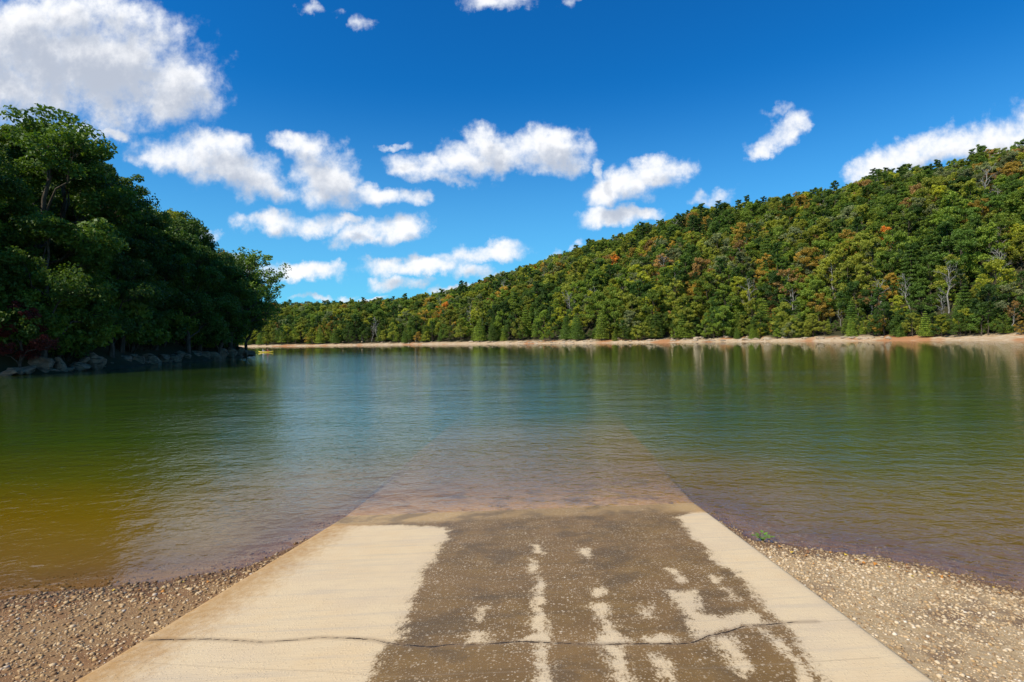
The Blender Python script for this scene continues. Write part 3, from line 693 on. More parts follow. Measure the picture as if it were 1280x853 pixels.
def bare(H, seed, lean=.0, twigs=True):
    r = np.random.default_rng(seed); tr = Acc(); cr = Acc()
    top = np.array([lean * H, r.normal() * .04 * H, H * .86]); tp = curve((0, 0, -.5), top, r, 8, .025)
    tr.add(*tube(tp, np.linspace(.019 * H, .007 * H, 8), 7))
    def grow(a, d, L_, rad, lev):
        b = a + d * L_; P = curve(a, b, r, 4, .07, .05); cr.add(*tube(P, np.linspace(rad, rad * .45, 4), 4 if lev < 2 else 3), .5)
        if lev < 3:
            for q in range(4 if lev else 3):
                i = r.integers(1, 4); grow(P[i], unit(d + r.normal(size=3) * .55 + np.array([0, 0, .18])), L_ * r.uniform(.45, .7), rad * .5, lev + 1)
    for k in range(9):
        i = 3 + k * 5 / 9; a = np.array([np.interp(i, np.arange(8), tp[:, q]) for q in range(3)]); an = k * 2.4 + r.random()
        d = unit(np.array([math.cos(an), math.sin(an), r.uniform(.7, 1.5)])); grow(a, d, H * .17 * r.uniform(.7, 1.2), .008 * H, 1)
    return tr, cr
def shrub(H, seed, per=90, leaf=.12):
    r = np.random.default_rng(seed); tr = Acc(); cr = Acc(); cc = []; rd = []
    for k in range(9):
        a = k * 2.4 + r.random(); L_ = H * r.uniform(.35, .75); tip = np.array([math.cos(a) * L_, math.sin(a) * L_, H * r.uniform(.4, .9)])
        tr.add(*tube(curve((0, 0, -.2), tip, r, 4, .06, .1), [.02 * H, .015 * H, .01 * H, .004 * H], 4))
        for w_ in (.6, .85, 1.0): cc.append(tip * w_); rd.append(H * .26 * r.uniform(.7, 1.2))
    cr.add(*leaves(np.array(cc), np.array(rd), per, leaf, r, .6)); return tr, cr

def bake(kind, pair, bark=M_BARK, fol=M_FOL, crown='crown'):
    tr, cr = pair
    return (kind, tr.mesh(kind + '_trunk', bark, True), cr.mesh(kind + '_crown', fol, False), crown)
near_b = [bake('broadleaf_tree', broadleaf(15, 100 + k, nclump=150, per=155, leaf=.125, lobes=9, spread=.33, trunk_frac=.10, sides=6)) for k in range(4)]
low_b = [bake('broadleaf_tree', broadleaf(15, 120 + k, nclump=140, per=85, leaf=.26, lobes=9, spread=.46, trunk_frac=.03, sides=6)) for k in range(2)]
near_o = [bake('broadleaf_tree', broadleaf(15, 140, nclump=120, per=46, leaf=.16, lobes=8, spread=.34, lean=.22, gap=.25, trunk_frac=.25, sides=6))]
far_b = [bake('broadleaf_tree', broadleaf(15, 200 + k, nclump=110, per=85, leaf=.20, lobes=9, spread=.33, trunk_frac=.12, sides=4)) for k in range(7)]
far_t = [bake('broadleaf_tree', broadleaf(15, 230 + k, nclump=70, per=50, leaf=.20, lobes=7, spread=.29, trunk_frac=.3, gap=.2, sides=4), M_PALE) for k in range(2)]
ced = [bake('cedar_tree', conifer(12, 300 + k, per=34, leaf=.17, spread=.22)) for k in range(3)]
pin = [bake('pine_tree', pine(18, 320 + k)) for k in range(3)]
bar = [bake('bare_tree', bare(14, 340 + k, lean=(0, .08, -.15, .1)[k]), M_PALE, M_PALE, 'branches') for k in range(4)]
shr = [bake('shrub', shrub(2.2, 360 + k)) for k in range(3)]

TINT = {'dark green': (.045, .085, .014), 'deep green': (.075, .125, .018), 'mid green': (.135, .185, .022), 'olive green': (.20, .215, .028), 'yellow green': (.25, .26, .024),
        'grey green': (.165, .185, .080), 'golden brown': (.31, .21, .034), 'orange': (.46, .20, .030), 'rusty brown': (.27, .165, .055), 'dark red': (.16, .03, .024)}
TINT = {k: tuple(v * (1.34 if k != 'dark red' else 1) for v in c) for k, c in TINT.items()}
def plant(var, x, y, h, tint, label, group=None, rz=None, zoff=0.0, cat='tree', base_h=None, lean=0.0):
    kind, tm, cm, cn = var
    bh = {'broadleaf_tree': 15, 'cedar_tree': 12, 'pine_tree': 18, 'bare_tree': 14, 'shrub': 2.2}[kind]
    root = thing(kind, label, cat, (x, y, ground_at(x, y) + zoff), rng.uniform(0, 6.28) if rz is None else rz, group)
    sc_ = h / bh; root.scale = (sc_ * rng.uniform(.92, 1.1), sc_ * rng.uniform(.92, 1.1), sc_); root.rotation_euler[0] = lean
    obj('trunk' if kind != 'shrub' else 'stems', tm, root)
    c = obj(cn, cm, root); c['tint'] = [float(v) for v in (np.array(TINT[tint]) * rng.uniform(.75, 1.2))]
    return root
def top_limit(x, y, left):
    u = x / y; e = np.interp(u, LU, LE) if left else np.interp(u, FU, FE)
    return e * y + H
def tag_vis(): pass

# ---- left bank
def px_of(x, y): return CX + F * x / y
def terr1(x, y):
    z, s, wl, wf, t = terrain(np.array([x]), np.array([y])); return float(z[0]), float(s[0]), float(wl[0])
pts = []
cand = [(rng.uniform(-112, -36), rng.uniform(44, 152)) for _ in range(9000)]
cand.sort(key=lambda p: p[1])
for x, y in cand:
    px, _, _ = proj([x, y, 5]); 
    if px < -70 or px > 322: continue
    z, s, wl = terr1(x, y)
    if s < 1.6 or s > 48 or wl < .9 or y > 124: continue
    dmin = 4.2 if px > 200 else 5.2 if s < 8 else 7.3
    if all((x - a) ** 2 + (y - b) ** 2 > dmin ** 2 for a, b, *_ in pts): pts.append((x, y, z, s))
print('left pts', len(pts))
ln = 0
for (x, y, z, s) in pts:
    lim = top_limit(x, y, True) - z; hmax = 22 if s > 4 or px_of(x, y) > 170 else 14
    h = min(rng.uniform(15, 22) if px_of(x, y) < 200 else 22, hmax, lim * rng.uniform(.93, 1.02))
    if h < 3.2: continue
    px, py, _ = proj([x, y, z + h * .6])
    ti = rng.choice(['dark green', 'deep green', 'mid green', 'olive green', 'rusty brown'], p=[.60, .26, .08, .05, .01])  # mostly dark tints: the shade on this bank is put into leaf colour
    if py < 215 and px < 200: ti = rng.choice(['deep green', 'olive green', 'mid green', 'deep green'])  # lighter tints high up, coloured as sunlit tops
    size = 'tall' if h > 15 else ('low' if h < 9 else 'broad')
    where = ('at the water line of the left bank' if s < 6 else 'partway up the left bank' if s < 18 else 'high on the left bank') + (' near its point' if px > 220 else ', photo left edge' if px < 80 else '')
    lab = f'{size} {ti} leafy tree {where}'
    plant(near_b[rng.integers(4)], x, y, h, ti, lab, lab.replace('leafy tree', 'leafy trees'), zoff=-.15); ln += 1
print('left trees', ln)
low_n = 0
def at_px(px_, y): return ((px_ - CX) / F * y, y)
x, y = at_px(284, 100); plant(near_o[0], x, y, 19, 'deep green', 'sparse leaning tree whose thin branches reach out over the rocky point', rz=0.1, zoff=-.2)
x, y = at_px(305, 115); plant(near_o[0], x, y, 17, 'deep green', 'outermost leaning tree at the tip of the left bank', rz=-.25, zoff=-.2)
x, y = at_px(272, 92); plant(near_b[2], x, y, 17, 'dark green', 'dark full crowned tree standing just inside the leaning trees of the point', zoff=-.2)
x, y = at_px(296, 112); plant(near_b[3], x, y, 15, 'dark green', 'dark rounded tree at the base of the outermost leaning tree', zoff=-.2)
P = px2z(42, 468); plant(near_b[1], P[0] - .8, P[1] - .4, 6.3, 'dark red', 'dark red leaved tree low on the left bank', zoff=-.2)
for px_, q in [(a + (5 if b > 5 else 0), b + rng.uniform(-.8, .8)) for b in (2.8, 7) for a in np.arange(-10, 300, 9)]:       # low, wide young trees that close the bank down to the rocks
    P = px2z(px_, np.interp(px_, [0, 100, 200, 260, 300], [470, 464, 454, 449, 445])); d = unit(P[:2])
    x, y = P[0] - q * .95, P[1] + q * .45
    if terr1(x, y)[1] < 1.2: continue
    plant(low_b[rng.integers(2)], x, y, rng.uniform(6, 9), ['dark green', 'deep green', 'deep green', 'mid green'][rng.integers(4)], 'low spreading young tree behind the rocks of the left bank', 'low young trees behind the left bank rocks', zoff=-.3); low_n += 1
print('low', low_n)
k_ = 0
for px_ in np.arange(-20, 300, 6.5):      # bushes over the rocks
    py_ = np.interp(px_, [0, 100, 200, 260, 300], [470, 464, 454, 449, 445]); P = px2z(px_, py_)
    d = unit(P[:2] - 0); x, y = P[0] - 1.7 - (k_ % 2) * 1.3, P[1] + .8
    if terr1(x, y)[1] < .6: continue
    plant(shr[k_ % 3], x, y, rng.uniform(3.2, 5.2), ['dark green', 'deep green', 'mid green'][k_ % 3], 'green leafy shrub hanging over the rocks of the left bank', 'shrubs over the rocks of the left bank', cat='shrub', zoff=-.2); k_ += 1

# trees that stand out one by one
SPECIAL = [
    (557, 412, 21, far_b[1], 'orange', 'bright orange autumn tree low on the hillside left of centre'),
    (1106, 318, 13, far_b[2], 'orange', 'orange brown domed tree halfway up the right hillside'),
    (1000, 352, 14, far_b[3], 'golden brown', 'golden brown tree among the greens above the beach right of centre'),
    (918, 305, 9, far_b[0], 'orange', 'small bright orange tree high on the hillside'),
    (1122, 402, 10, far_b[4], 'yellow green', 'yellow green tree at the back of the sandy beach'),
    (1245, 385, 16, far_b[5], 'yellow green', 'light yellow green tree low on the slope at the far right'),
    (1186, 392, 17, bar[0], 'grey green', 'pair of tall white bare stems leaning on each other'),
    (1106, 393, 13, bar[1], 'grey green', 'bare white tree beside reddish leaves above the beach'),
    (1138, 393, 14, bar[3], 'grey green', 'slim white bare tree straight above the yellow green tree'),
    (1180, 410, 11, bar[2], 'grey green', 'white leaning snag standing on the beach edge'),
    (1256, 370, 14, bar[1], 'grey green', 'forked white bare tree near the right edge'),
    (1052, 408, 7, bar[2], 'grey green', 'short crooked white snag on the sandy beach'),
    (936, 402, 19, bar[0], 'grey green', 'lone pale bare tree rising from the beach right of centre'),
    (720, 380, 12, bar[3], 'grey green', 'grey bare tree among green crowns in the middle of the shore'),
    (745, 385, 12, bar[1], 'grey green', 'wide bare tree among green crowns in the middle of the shore'),
    (1090, 398, 12, far_t[0], 'rusty brown', 'thin reddish brown tree beside the bare white tree'),
    (1265, 412, 9, far_t[1], 'rusty brown', 'sparse brown tree on the beach at the far right'),
    (1128, 235, 15, pin[0], 'dark green', 'tallest dark pine standing out on the skyline'),
    (1070, 255, 12, far_b[1], 'dark green', 'dark rounded tree standing up from the skyline right of centre'),
    (1176, 230, 13, far_b[6], 'dark green', 'dark domed tree on the skyline near the right end')]
SP = [hit(q[0], q[1], 120) for q in SPECIAL]
# ---- far hills: every tree is placed first, the largest in the picture become things
xs = np.arange(-330, 470, 6.9); ysg = np.arange(105, 800, 6.9)
XX, YY = np.meshgrid(xs, ysg); XX = (XX + rng.uniform(-3.1, 3.1, XX.shape)).ravel(); YY = (YY + rng.uniform(-3.1, 3.1, YY.shape)).ravel()
u = XX / YY; k = (u > -.52) & (u < .98); XX, YY = XX[k], YY[k]
z, s, wl, wf, t = terrain(XX, YY)
k = (s > np.where(XX / YY > .45, 8.5, 5.5) + 4 * fbm(XX / 9, YY / 9)) & (wl < .1) & (t < 1.12); XX, YY, z, s, t = XX[k], YY[k], z[k], s[k], t[k]
n = len(XX)
bx, by_ = rng.uniform(40, 175, 5200), rng.uniform(140, 300, 5200); bu = bx / by_
bz, bs, bwl, _, bt = terrain(bx, by_); kb = (bs > 6.5) & (bs < 34) & (bu < .98) & (bu > .1); kb &= np.cumsum(kb) < 420
isl = np.concatenate([np.zeros(len(XX), bool), np.ones(kb.sum(), bool)])
XX, YY, z, s, t = [np.concatenate(q) for q in ((XX, bx[kb]), (YY, by_[kb]), (z, bz[kb]), (s, bs[kb]), (t, bt[kb]))]
keep = np.ones(len(XX), bool); low = np.ones(len(XX))
for P in SP:
    du = np.array([P[0], P[1]]) / np.hypot(P[0], P[1]); ex, ey = XX - P[0], YY - P[1]; al = -(ex * du[0] + ey * du[1]); la = np.abs(ex * du[1] - ey * du[0])
    keep &= np.hypot(ex, ey) > 3.4; low = np.where((al > 0) & (al < 11) & (la < 4), .7, low)
XX, YY, z, s, t, low, isl = XX[keep], YY[keep], z[keep], s[keep], t[keep], low[keep], isl[keep]; n = len(XX)
h = low * rng.uniform(11, 22, n) * np.where(s < 16, .72, 1); h = np.where(isl, rng.uniform(4.5, 9.5, n) * low, h)
lim = np.interp(XX / YY, FU, FE) * YY + H - z + np.interp(YY, [150, 600], [1.6, 2.6]) * rng.normal(size=n) * .8
h = np.minimum(h, np.maximum(lim, 5)); px, py, wd = proj(np.stack([XX, YY, z + h * .7], 1))
pat = fbm(XX / 30 + 3, YY / 30 + 8, 3) + rng.normal(size=n) * .10
names = ['dark green', 'deep green', 'mid green', 'olive green', 'yellow green', 'grey green', 'golden brown', 'orange', 'rusty brown']
q = (np.argsort(np.argsort(pat)) + .5) / n
edges = np.cumsum([.08, .18, .26, .23, .09, .08, .055, .003, .022])
ti = np.searchsorted(edges, q, side='left').clip(0, 8)
sh = rng.random(n); ti = np.where(sh < .5, np.searchsorted(edges, rng.random(n)).clip(0, 8), ti)
ti = np.where((ti == 7) & (rng.random(n) < .5), 6, ti)
kk = rng.random(n)
kind = np.where(kk < .80, 0, np.where(kk < .84, 1, np.where(kk < .93, 2, np.where(kk < .98, 3, 4))))   # broadleaf, thin broadleaf, cedar, pine, bare
kind = np.where((s < 22) & (rng.random(n) < .28), 2, kind); kind = np.where((t > .85) & (kk > .90) & (px > 750), 3, kind)
size = h / wd; vis = (px > -20) & (px < 1300)
order = np.argsort(-size * vis); NT_ = 180
ind = order[:NT_]; rest = order[NT_:]
sets = [far_b, far_t, ced, pin, bar]; bhs = [15, 15, 12, 18, 14]
kn = ['round crowned tree', 'thin pale trunked tree', 'pointed cedar', 'tall flat topped pine', 'bare grey tree']
def where_far(px, s_, t_):
    a = 'just above the sandy beach' if s_ < 20 else 'low on the far hillside' if t_ < .35 else 'high on the far hillside'
    b = 'at the far right' if px > 1150 else 'right of centre' if px > 950 else 'mid shore'
    return a + ' ' + b
for i in ind:
    kd = int(kind[i]); tn = names[ti[i]]
    if kd == 2: tn = ['dark green', 'deep green', 'mid green'][i % 3]
    if kd == 3: tn = ['dark green', 'deep green'][i % 2]
    v = sets[kd][rng.integers(len(sets[kd]))]
    lab = ('' if kd == 4 else tn + ' ') + kn[kd] + ' ' + where_far(px[i], s[i], t[i])
    plant(v, XX[i], YY[i], h[i] * (1.15 if kd == 3 else 1), tn, lab, 'trees: ' + lab, zoff=-.3)

for P, (px_, by, hh, v, tn, lab) in zip(SP, SPECIAL): plant(v, P[0], P[1], hh, tn, lab, zoff=-.3)
print('kinds', sum(o.name.startswith('broadleaf') for o in COL.objects if o.parent is None))
# the rest of the far wood: one object, its trees scattered by geometry nodes
gm = bpy.data.meshes.new('wood_points'); nr = len(rest)
P3 = np.stack([XX[rest], YY[rest], z[rest] - .3], 1)
gm.vertices.add(nr); gm.vertices.foreach_set('co', P3.astype(np.float32).ravel())
flat = []; off = []
for st_ in sets: off.append(len(flat)); flat += [(v[1], v[2]) for v in st_]
idx = np.array([off[kind[i]] + rng.integers(len(sets[kind[i]])) for i in rest], np.int32)
scl = np.array([h[i] / bhs[kind[i]] * (1.15 if kind[i] == 3 else 1) for i in rest], np.float32)
tv = np.array([TINT[names[0 if kind[i] == 3 else (1 + i % 2 if kind[i] == 2 else ti[i])]] for i in rest]) * rng.uniform(.68, 1.25, (nr, 1))
at = gm.attributes.new('idx', 'INT', 'POINT'); at.data.foreach_set('value', idx)
at = gm.attributes.new('scl', 'FLOAT', 'POINT'); at.data.foreach_set('value', scl)
at = gm.attributes.new('rot', 'FLOAT_VECTOR', 'POINT'); at.data.foreach_set('vector', np.stack([np.zeros(nr), np.zeros(nr), rng.uniform(0, 6.28, nr)], 1).astype(np.float32).ravel())
at = gm.attributes.new('tint', 'FLOAT_VECTOR', 'POINT'); at.data.foreach_set('vector', tv.astype(np.float32).ravel())
ng = bpy.data.node_groups.new('far_wood', 'GeometryNodeTree')
ng.interface.new_socket('Geometry', in_out='INPUT', socket_type='NodeSocketGeometry'); ng.interface.new_socket('Geometry', in_out='OUTPUT', socket_type='NodeSocketGeometry')
Q = NT(ng); gin = Q.node('NodeGroupInput').outputs[0]; gout = Q.node('NodeGroupOutput')
m2p = Q.node('GeometryNodeMeshToPoints'); Q.l.new(gin, m2p.inputs[0])
join = Q.node('GeometryNodeJoinGeometry')
def nattr(nm, ty): 
    n_ = Q.n.new('GeometryNodeInputNamedAttribute'); n_.data_type = ty; n_.inputs[0].default_value = nm; return n_.outputs[0]
a_idx, a_scl, a_rot = nattr('idx', 'INT'), nattr('scl', 'FLOAT'), nattr('rot', 'FLOAT_VECTOR')
e2r = Q.n.new('FunctionNodeEulerToRotation'); Q.l.new(a_rot, e2r.inputs[0])
src_obs = []
for vi, (tm, cm) in enumerate(flat):
    cmp_ = Q.n.new('FunctionNodeCompare'); cmp_.data_type = 'INT'; cmp_.operation = 'EQUAL'
    Q.l.new(a_idx, cmp_.inputs[2]); cmp_.inputs[3].default_value = vi
    for me_ in (tm, cm):
        so_ = bpy.data.objects.new(me_.name + '_source', me_)      # plain data, never linked to the scene
        oi = Q.n.new('GeometryNodeObjectInfo'); oi.inputs[0].default_value = so_; oi.inputs[1].default_value = True
        io = Q.n.new('GeometryNodeInstanceOnPoints')
        Q.l.new(m2p.outputs[0], io.inputs['Points']); Q.l.new(cmp_.outputs[0], io.inputs['Selection']); Q.l.new(oi.outputs['Geometry'], io.inputs['Instance'])
        Q.l.new(e2r.outputs[0], io.inputs['Rotation']); Q.l.new(a_scl, io.inputs['Scale']); Q.l.new(io.outputs[0], join.inputs[0])
Q.l.new(join.outputs[0], gout.inputs[0])
fo = obj('forest', gm); md = fo.modifiers.new('wood', 'NODES'); md.node_group = ng
tag(fo, kind='stuff', label='dense autumn wood covering the far hills')
print('shrubs', k_, 'far wood', n, 'things', len(ind))

# ------------------------------------------------------------------ rocks
def rock_mesh(name, seed, matl, sub=3):
    V, Fc_ = ico(sub); r = np.random.default_rng(seed)
    for k in range(11):                       # flat broken faces
        d = unit(r.normal(size=3)); lim = r.uniform(.45, .8); p = V @ d; V = V - np.maximum(p - lim, 0)[:, None] * d
    nz = np.array([mnoise.fractal(Vector(v * 2.2 + seed), 1.0, 2.0, 4) for v in V]); V = V * (1 + .13 * nz[:, None])
    me = mesh_np(name, V, Fc_, matl, False); return me
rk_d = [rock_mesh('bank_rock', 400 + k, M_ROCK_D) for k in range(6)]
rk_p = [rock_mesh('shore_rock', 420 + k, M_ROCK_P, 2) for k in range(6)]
def rock(name, me, P, size, label, group=None, rz=None, tilt=.2):
    o = obj(name, me, None, P); o.scale = size; o.rotation_euler = (rng.uniform(-tilt, tilt), rng.uniform(-tilt, tilt), rng.uniform(0, 6.28) if rz is None else rz)
    return tag(o, label, 'rock', group)
LB = [(8, 470, 20, 8), (32, 465, 26, 11), (52, 461, 34, 20, 'broad slanting slab'), (76, 458, 13, 22, 'narrow upright slab'), (98, 460, 26, 13), (117, 455, 27, 24, 'largest pale boulder'), (136, 458, 14, 8),
      (154, 455, 22, 17, 'triangular pale boulder'), (172, 452, 20, 12), (188, 449, 20, 17, 'steep fronted boulder'), (203, 450, 18, 13), (218, 449, 22, 12), (232, 448, 14, 10), (243, 446, 20, 14, 'wide rounded rock'), (256, 445, 16, 10), (266, 443, 18, 12),
      (277, 441, 18, 14), (288, 440, 16, 14), (298, 440, 16, 12), (306, 441, 12, 8), (312, 442, 14, 6, 'low dark rock at the very tip'), (64, 467, 18, 6), (126, 462, 16, 6), (210, 454, 12, 5), (180, 456, 14, 5), (86, 465, 14, 7), (145, 460, 12, 6), (20, 462, 18, 9), (165, 446, 14, 8), (225, 442, 14, 7), (105, 450, 12, 8)]
for k, r_ in enumerate(LB):
    px_, py_, w_, h_ = r_[:4]; wl_ = np.interp(px_, [0, 100, 200, 260, 300, 320], [471, 464.5, 455, 450, 446, 444])
    P = px2z(px_, wl_); d = P[:2] / np.hypot(*P[:2]); dist = P[1]
    bump_ = max(0, (wl_ - py_) - h_ * .5) * dist / F      # those that sit further up the bank
    W = w_ * dist / F * .66; Hh = h_ * dist / F * .8; x, y = P[0] + d[0] * (W * .9 + bump_ * 1.4), P[1] + d[1] * (W * .9 + bump_ * 1.4)
    lab = (r_[4] + ' on the left bank water line') if len(r_) > 4 else 'grey brown rock along the shaded foot of the left bank'
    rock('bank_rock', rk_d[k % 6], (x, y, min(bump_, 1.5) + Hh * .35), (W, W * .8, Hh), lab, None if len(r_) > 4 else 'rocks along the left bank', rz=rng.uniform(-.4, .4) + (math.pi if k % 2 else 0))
nfr = 0
for px_ in np.sort(np.concatenate([rng.uniform(345, 640, 28), rng.uniform(640, 1130, 95)])):
    py_ = np.interp(px_, [310, 500, 640, 720, 800, 940, 1100, 1280], [433.4, 431.3, 430, 429.5, 428.5, 427, 426, 425.5]); P = px2z(px_, py_)
    back = rng.choice([rng.uniform(.2, 2.5), rng.uniform(2, 9)]); d = P[:2] / np.hypot(*P[:2]); x, y = P[0] + d[0] * back, P[1] + d[1] * back
    zz, ss_, _ = terr1(x, y)
    if ss_ < -.6: continue
    sz = rng.uniform(.35, 1.0) * (1.3 if 780 < px_ < 1000 or rng.random() < .12 else 1); place = 'left of centre' if px_ < 640 else 'in the middle' if px_ < 900 else 'right of centre'
    lab = f'{"low" if back < 2.5 else "raised"} pale rock on the far beach {place}'
    rock('shore_rock', rk_p[nfr % 6], (x, y, zz + sz * .15), (sz * rng.uniform(1.2, 2.6), sz, sz * rng.uniform(.5, .8)), lab, lab.replace('rock', 'rocks', 1), rz=rng.uniform(-.5, .5)); nfr += 1

# ------------------------------------------------------------------ driftwood and dead brush on the far beach
def log_mesh(seed, L=5):
    r = np.random.default_rng(seed); a = Acc(); P = curve((-L / 2, 0, .1), (L / 2, .3, .35), r, 7, .03); a.add(*tube(P, np.linspace(.16, .07, 7), 7), .5)
    for k in range(6):
        q = P[r.integers(2, 7)]; a.add(*tube(curve(q, q + unit(r.normal(size=3) + np.array([.3, 0, .7])) * r.uniform(.6, 1.6), r, 4, .08), [.05, .04, .025, .01], 4), .5)
    return a.mesh('driftwood', M_PALE)
M_BRUSH = bark_material('dead_brush', (.24, .19, .16), (.42, .35, .30))
def brush_mesh(seed):
    r = np.random.default_rng(seed); a = Acc()
    for k in range(170):
        d = unit(r.normal(size=3) * np.array([1, 1, .5]) + np.array([0, 0, .35])); a.add(*tube(curve(r.normal(size=3) * .25 * np.array([1.4, .5, .1]), d * r.uniform(1, 2.3) * np.array([1.3, .8, .8]), r, 4, .1), [.03, .025, .018, .008], 3), .5)
    return a.mesh('dead_brush', M_BRUSH)
lm = [log_mesh(500 + k) for k in range(3)]; bmh = [brush_mesh(510 + k) for k in range(2)]
for k, (px_, py_, rz, where) in enumerate([(1060, 415, .2, 'beside the crooked snag'), (1110, 413.5, -.1, 'under the yellow green tree'), (1142, 414, .15, 'between the bare trees'), (1225, 411, .05, 'at the right end'), (990, 416, .4, 'by the pale boulders'), (960, 417, -.3, 'left of the pale boulders'), (700, 421, .1, 'in the middle of the shore'), (1090, 415, .9, 'right of the crooked snag')]):
    P = hit(px_, py_, 120); o = obj('driftwood_log', lm[k % 3], None, (P[0], P[1], P[2] + .1)); o.rotation_euler[2] = rz; tag(o, 'grey fallen log on the far beach ' + where, 'log')
for k, (px_, py_, where) in enumerate([(952, 417, 'left of the pale boulders'), (1030, 416.5, 'beside the short crooked snag'), (1012, 417, 'above the pale boulders'), (792, 421, 'in the middle of the shore'), (868, 420, 'above a pale ledge'), (1250, 412, 'at the far right end')]):
    P = hit(px_, py_, 120); o = obj('dead_brush', bmh[k % 2], None, (P[0], P[1], P[2] - .1)); o.rotation_euler[2] = rng.uniform(0, 6); o.scale = (1.2, 1.2, 1); tag(o, 'heap of grey dead brush on the far beach, ' + where, 'brush')

# ------------------------------------------------------------------ single stones at the near water line, weed, fallen leaves
def stone_mat(name, c): return rock_material(name, c, tuple(v * .75 for v in c), tuple(v * .5 for v in c))
SM = {'white': stone_mat('white_stone', (.66, .58, .46)), 'grey': stone_mat('grey_stone', (.34, .29, .24)), 'ochre': stone_mat('ochre_stone', (.50, .33, .12)), 'brown': stone_mat('brown_stone', (.20, .12, .07)), 'tan': stone_mat('tan_stone', (.48, .37, .24))}
SMe = {c: [rock_mesh('stone', 600 + 7 * i + k, m_, 2) for k in range(2)] for i, (c, m_) in enumerate(SM.items())}
for px_, py_, sz, c, lab in [(290, 722, 4.0, 'white', 'white pebble lying at the left edge of the concrete ramp'), (232, 726, 3.6, 'grey', 'grey stone near the water left of the white pebble'), (244, 740, 4.6, 'tan', 'rounded tan stone in the clay beside the ramp'),
     (257, 741, 3.6, 'ochre', 'ochre stone nearest the ramp edge'), (146, 739, 5.0, 'tan', 'long tan stone at the water line on the left'), (156, 742, 3.4, 'white', 'small whitish stone right of the long tan stone'), (176, 763, 4.2, 'ochre', 'yellow ochre stone in the middle of the gravel'),
     (193, 764, 3.6, 'grey', 'pale grey stone beside the yellow ochre stone'), (204, 756, 3.8, 'tan', 'tan stone behind the yellow ochre stone'), (218, 769, 3.2, 'white', 'whitish stone in front of the yellow ochre stone'), (205, 733, 3.0, 'ochre', 'small orange stone at the wet clay'),
     (171, 734, 4.2, 'tan', 'flat tan stone with dark wet base at the water line'), (186, 738, 3.6, 'brown', 'dark wet stone at the left water line'), (136, 752, 3.6, 'white', 'whitish stone at the left below the long tan stone'),
     (1054, 703, 3.0, 'ochre', 'yellow leaf coloured pebble on the right shore line'), (1129, 706, 3.4, 'ochre', 'orange pebble furthest right on the shore line'), (1144, 708, 3.6, 'brown', 'dark wet pebble beside the orange pebble'), (1022, 695, 3.2, 'white', 'white pebble on the right shore line near the ramp'),
     (1051, 708, 2.6, 'white', 'whitish pebble below the yellow one on the right shore'), (1188, 722, 3.2, 'grey', 'grey stone at the water line on the right shore')]:
    P = hit(px_, py_, 2, 12); s_ = sz * P[1] / F * .62
    o = rock('stone', SMe[c][int(px_) % 2], (P[0], P[1], P[2] + s_ * .25), (s_ * 1.25, s_, s_ * .7), lab, tilt=.1)
M_WEED = plain('weed_leaf', (.13, .26, .02), .5)
def weed():
    a = Acc(); r = np.random.default_rng(9); st = Acc()
    for k in range(13):
        an = k * 2.4; L_ = r.uniform(.03, .10); tip = np.array([math.cos(an) * L_, math.sin(an) * L_, r.uniform(.025, .07)])
        st.add(*tube(curve((0, 0, 0), tip, r, 3, .05, .2), [.0025, .002, .001], 4), .5)
        d = unit(tip * np.array([1, 1, .2])); sd_ = unit(np.cross(d, (0, 0, 1))); l_, w_ = .030, .017
        V = np.array([tip - d * l_ * .6, tip - d * l_ * .1 + sd_ * w_ + (0, 0, .003), tip + d * l_ * .6 + sd_ * w_ * .6, tip + d * l_, tip + d * l_ * .6 - sd_ * w_ * .6, tip - d * l_ * .1 - sd_ * w_ + (0, 0, .003), tip + (0, 0, -.004)])
        a.add(V, np.array([[0, 1, 6], [1, 2, 6], [2, 3, 6], [3, 4, 6], [4, 5, 6], [5, 0, 6]]), .5)
    return st.mesh('weed_stems', M_WEED), a.mesh('weed_leaves', M_WEED)
P = hit(950, 677, 2, 12); ws, wl2 = weed(); wr = thing('weed_plant', 'small bright green weed at the right edge of the ramp by the water', 'weed', (P[0] + .03, P[1], P[2]))
obj('stems', ws, wr); obj('leaves', wl2, wr); wr.scale = (1.15, 1.15, 1.3)

# ------------------------------------------------------------------ kayak with two paddlers
M_YEL = plain('yellow_hull', (.72, .55, .04), .35); M_DK = plain('dark_plastic', (.03, .03, .035), .6)
def hull():
    n = 17; sides = 12; V = []; L_ = 3.9
    for i in range(n):
        t = -1 + 2 * i / (n - 1); w_ = .40 * max(1 - abs(t) ** 2.3, .03); rise = .16 * abs(t) ** 3
        for k in range(sides):
            a = 2 * math.pi * k / sides; y = math.cos(a) * w_; z_ = math.sin(a) * (.13 if math.sin(a) > 0 else .17 * (1 - .4 * t * t)) + .08 + rise
            V.append((t * L_ / 2, y, z_))
    F_ = [(i * sides + k, (i + 1) * sides + k, (i + 1) * sides + (k + 1) % sides, i * sides + (k + 1) % sides) for i in range(n - 1) for k in range(sides)]
    return mesh_np('kayak_hull', np.array(V), [np.array(F_), np.array([list(range(sides))]), np.array([list(range((n - 1) * sides, n * sides))[::-1]])], M_YEL, True)
KP = px2z(332.5, 440.6)
kay = thing('kayak', 'yellow two seat kayak floating off the rocky point', 'kayak', (KP[0], KP[1], 0), R(4))
obj('hull', hull(), kay)
def ring(cx):
    a = np.linspace(0, 2 * math.pi, 21); P = np.stack([cx + .36 * np.cos(a), .24 * np.sin(a), np.full(21, .225)], 1); return tube(P, .025, 5)
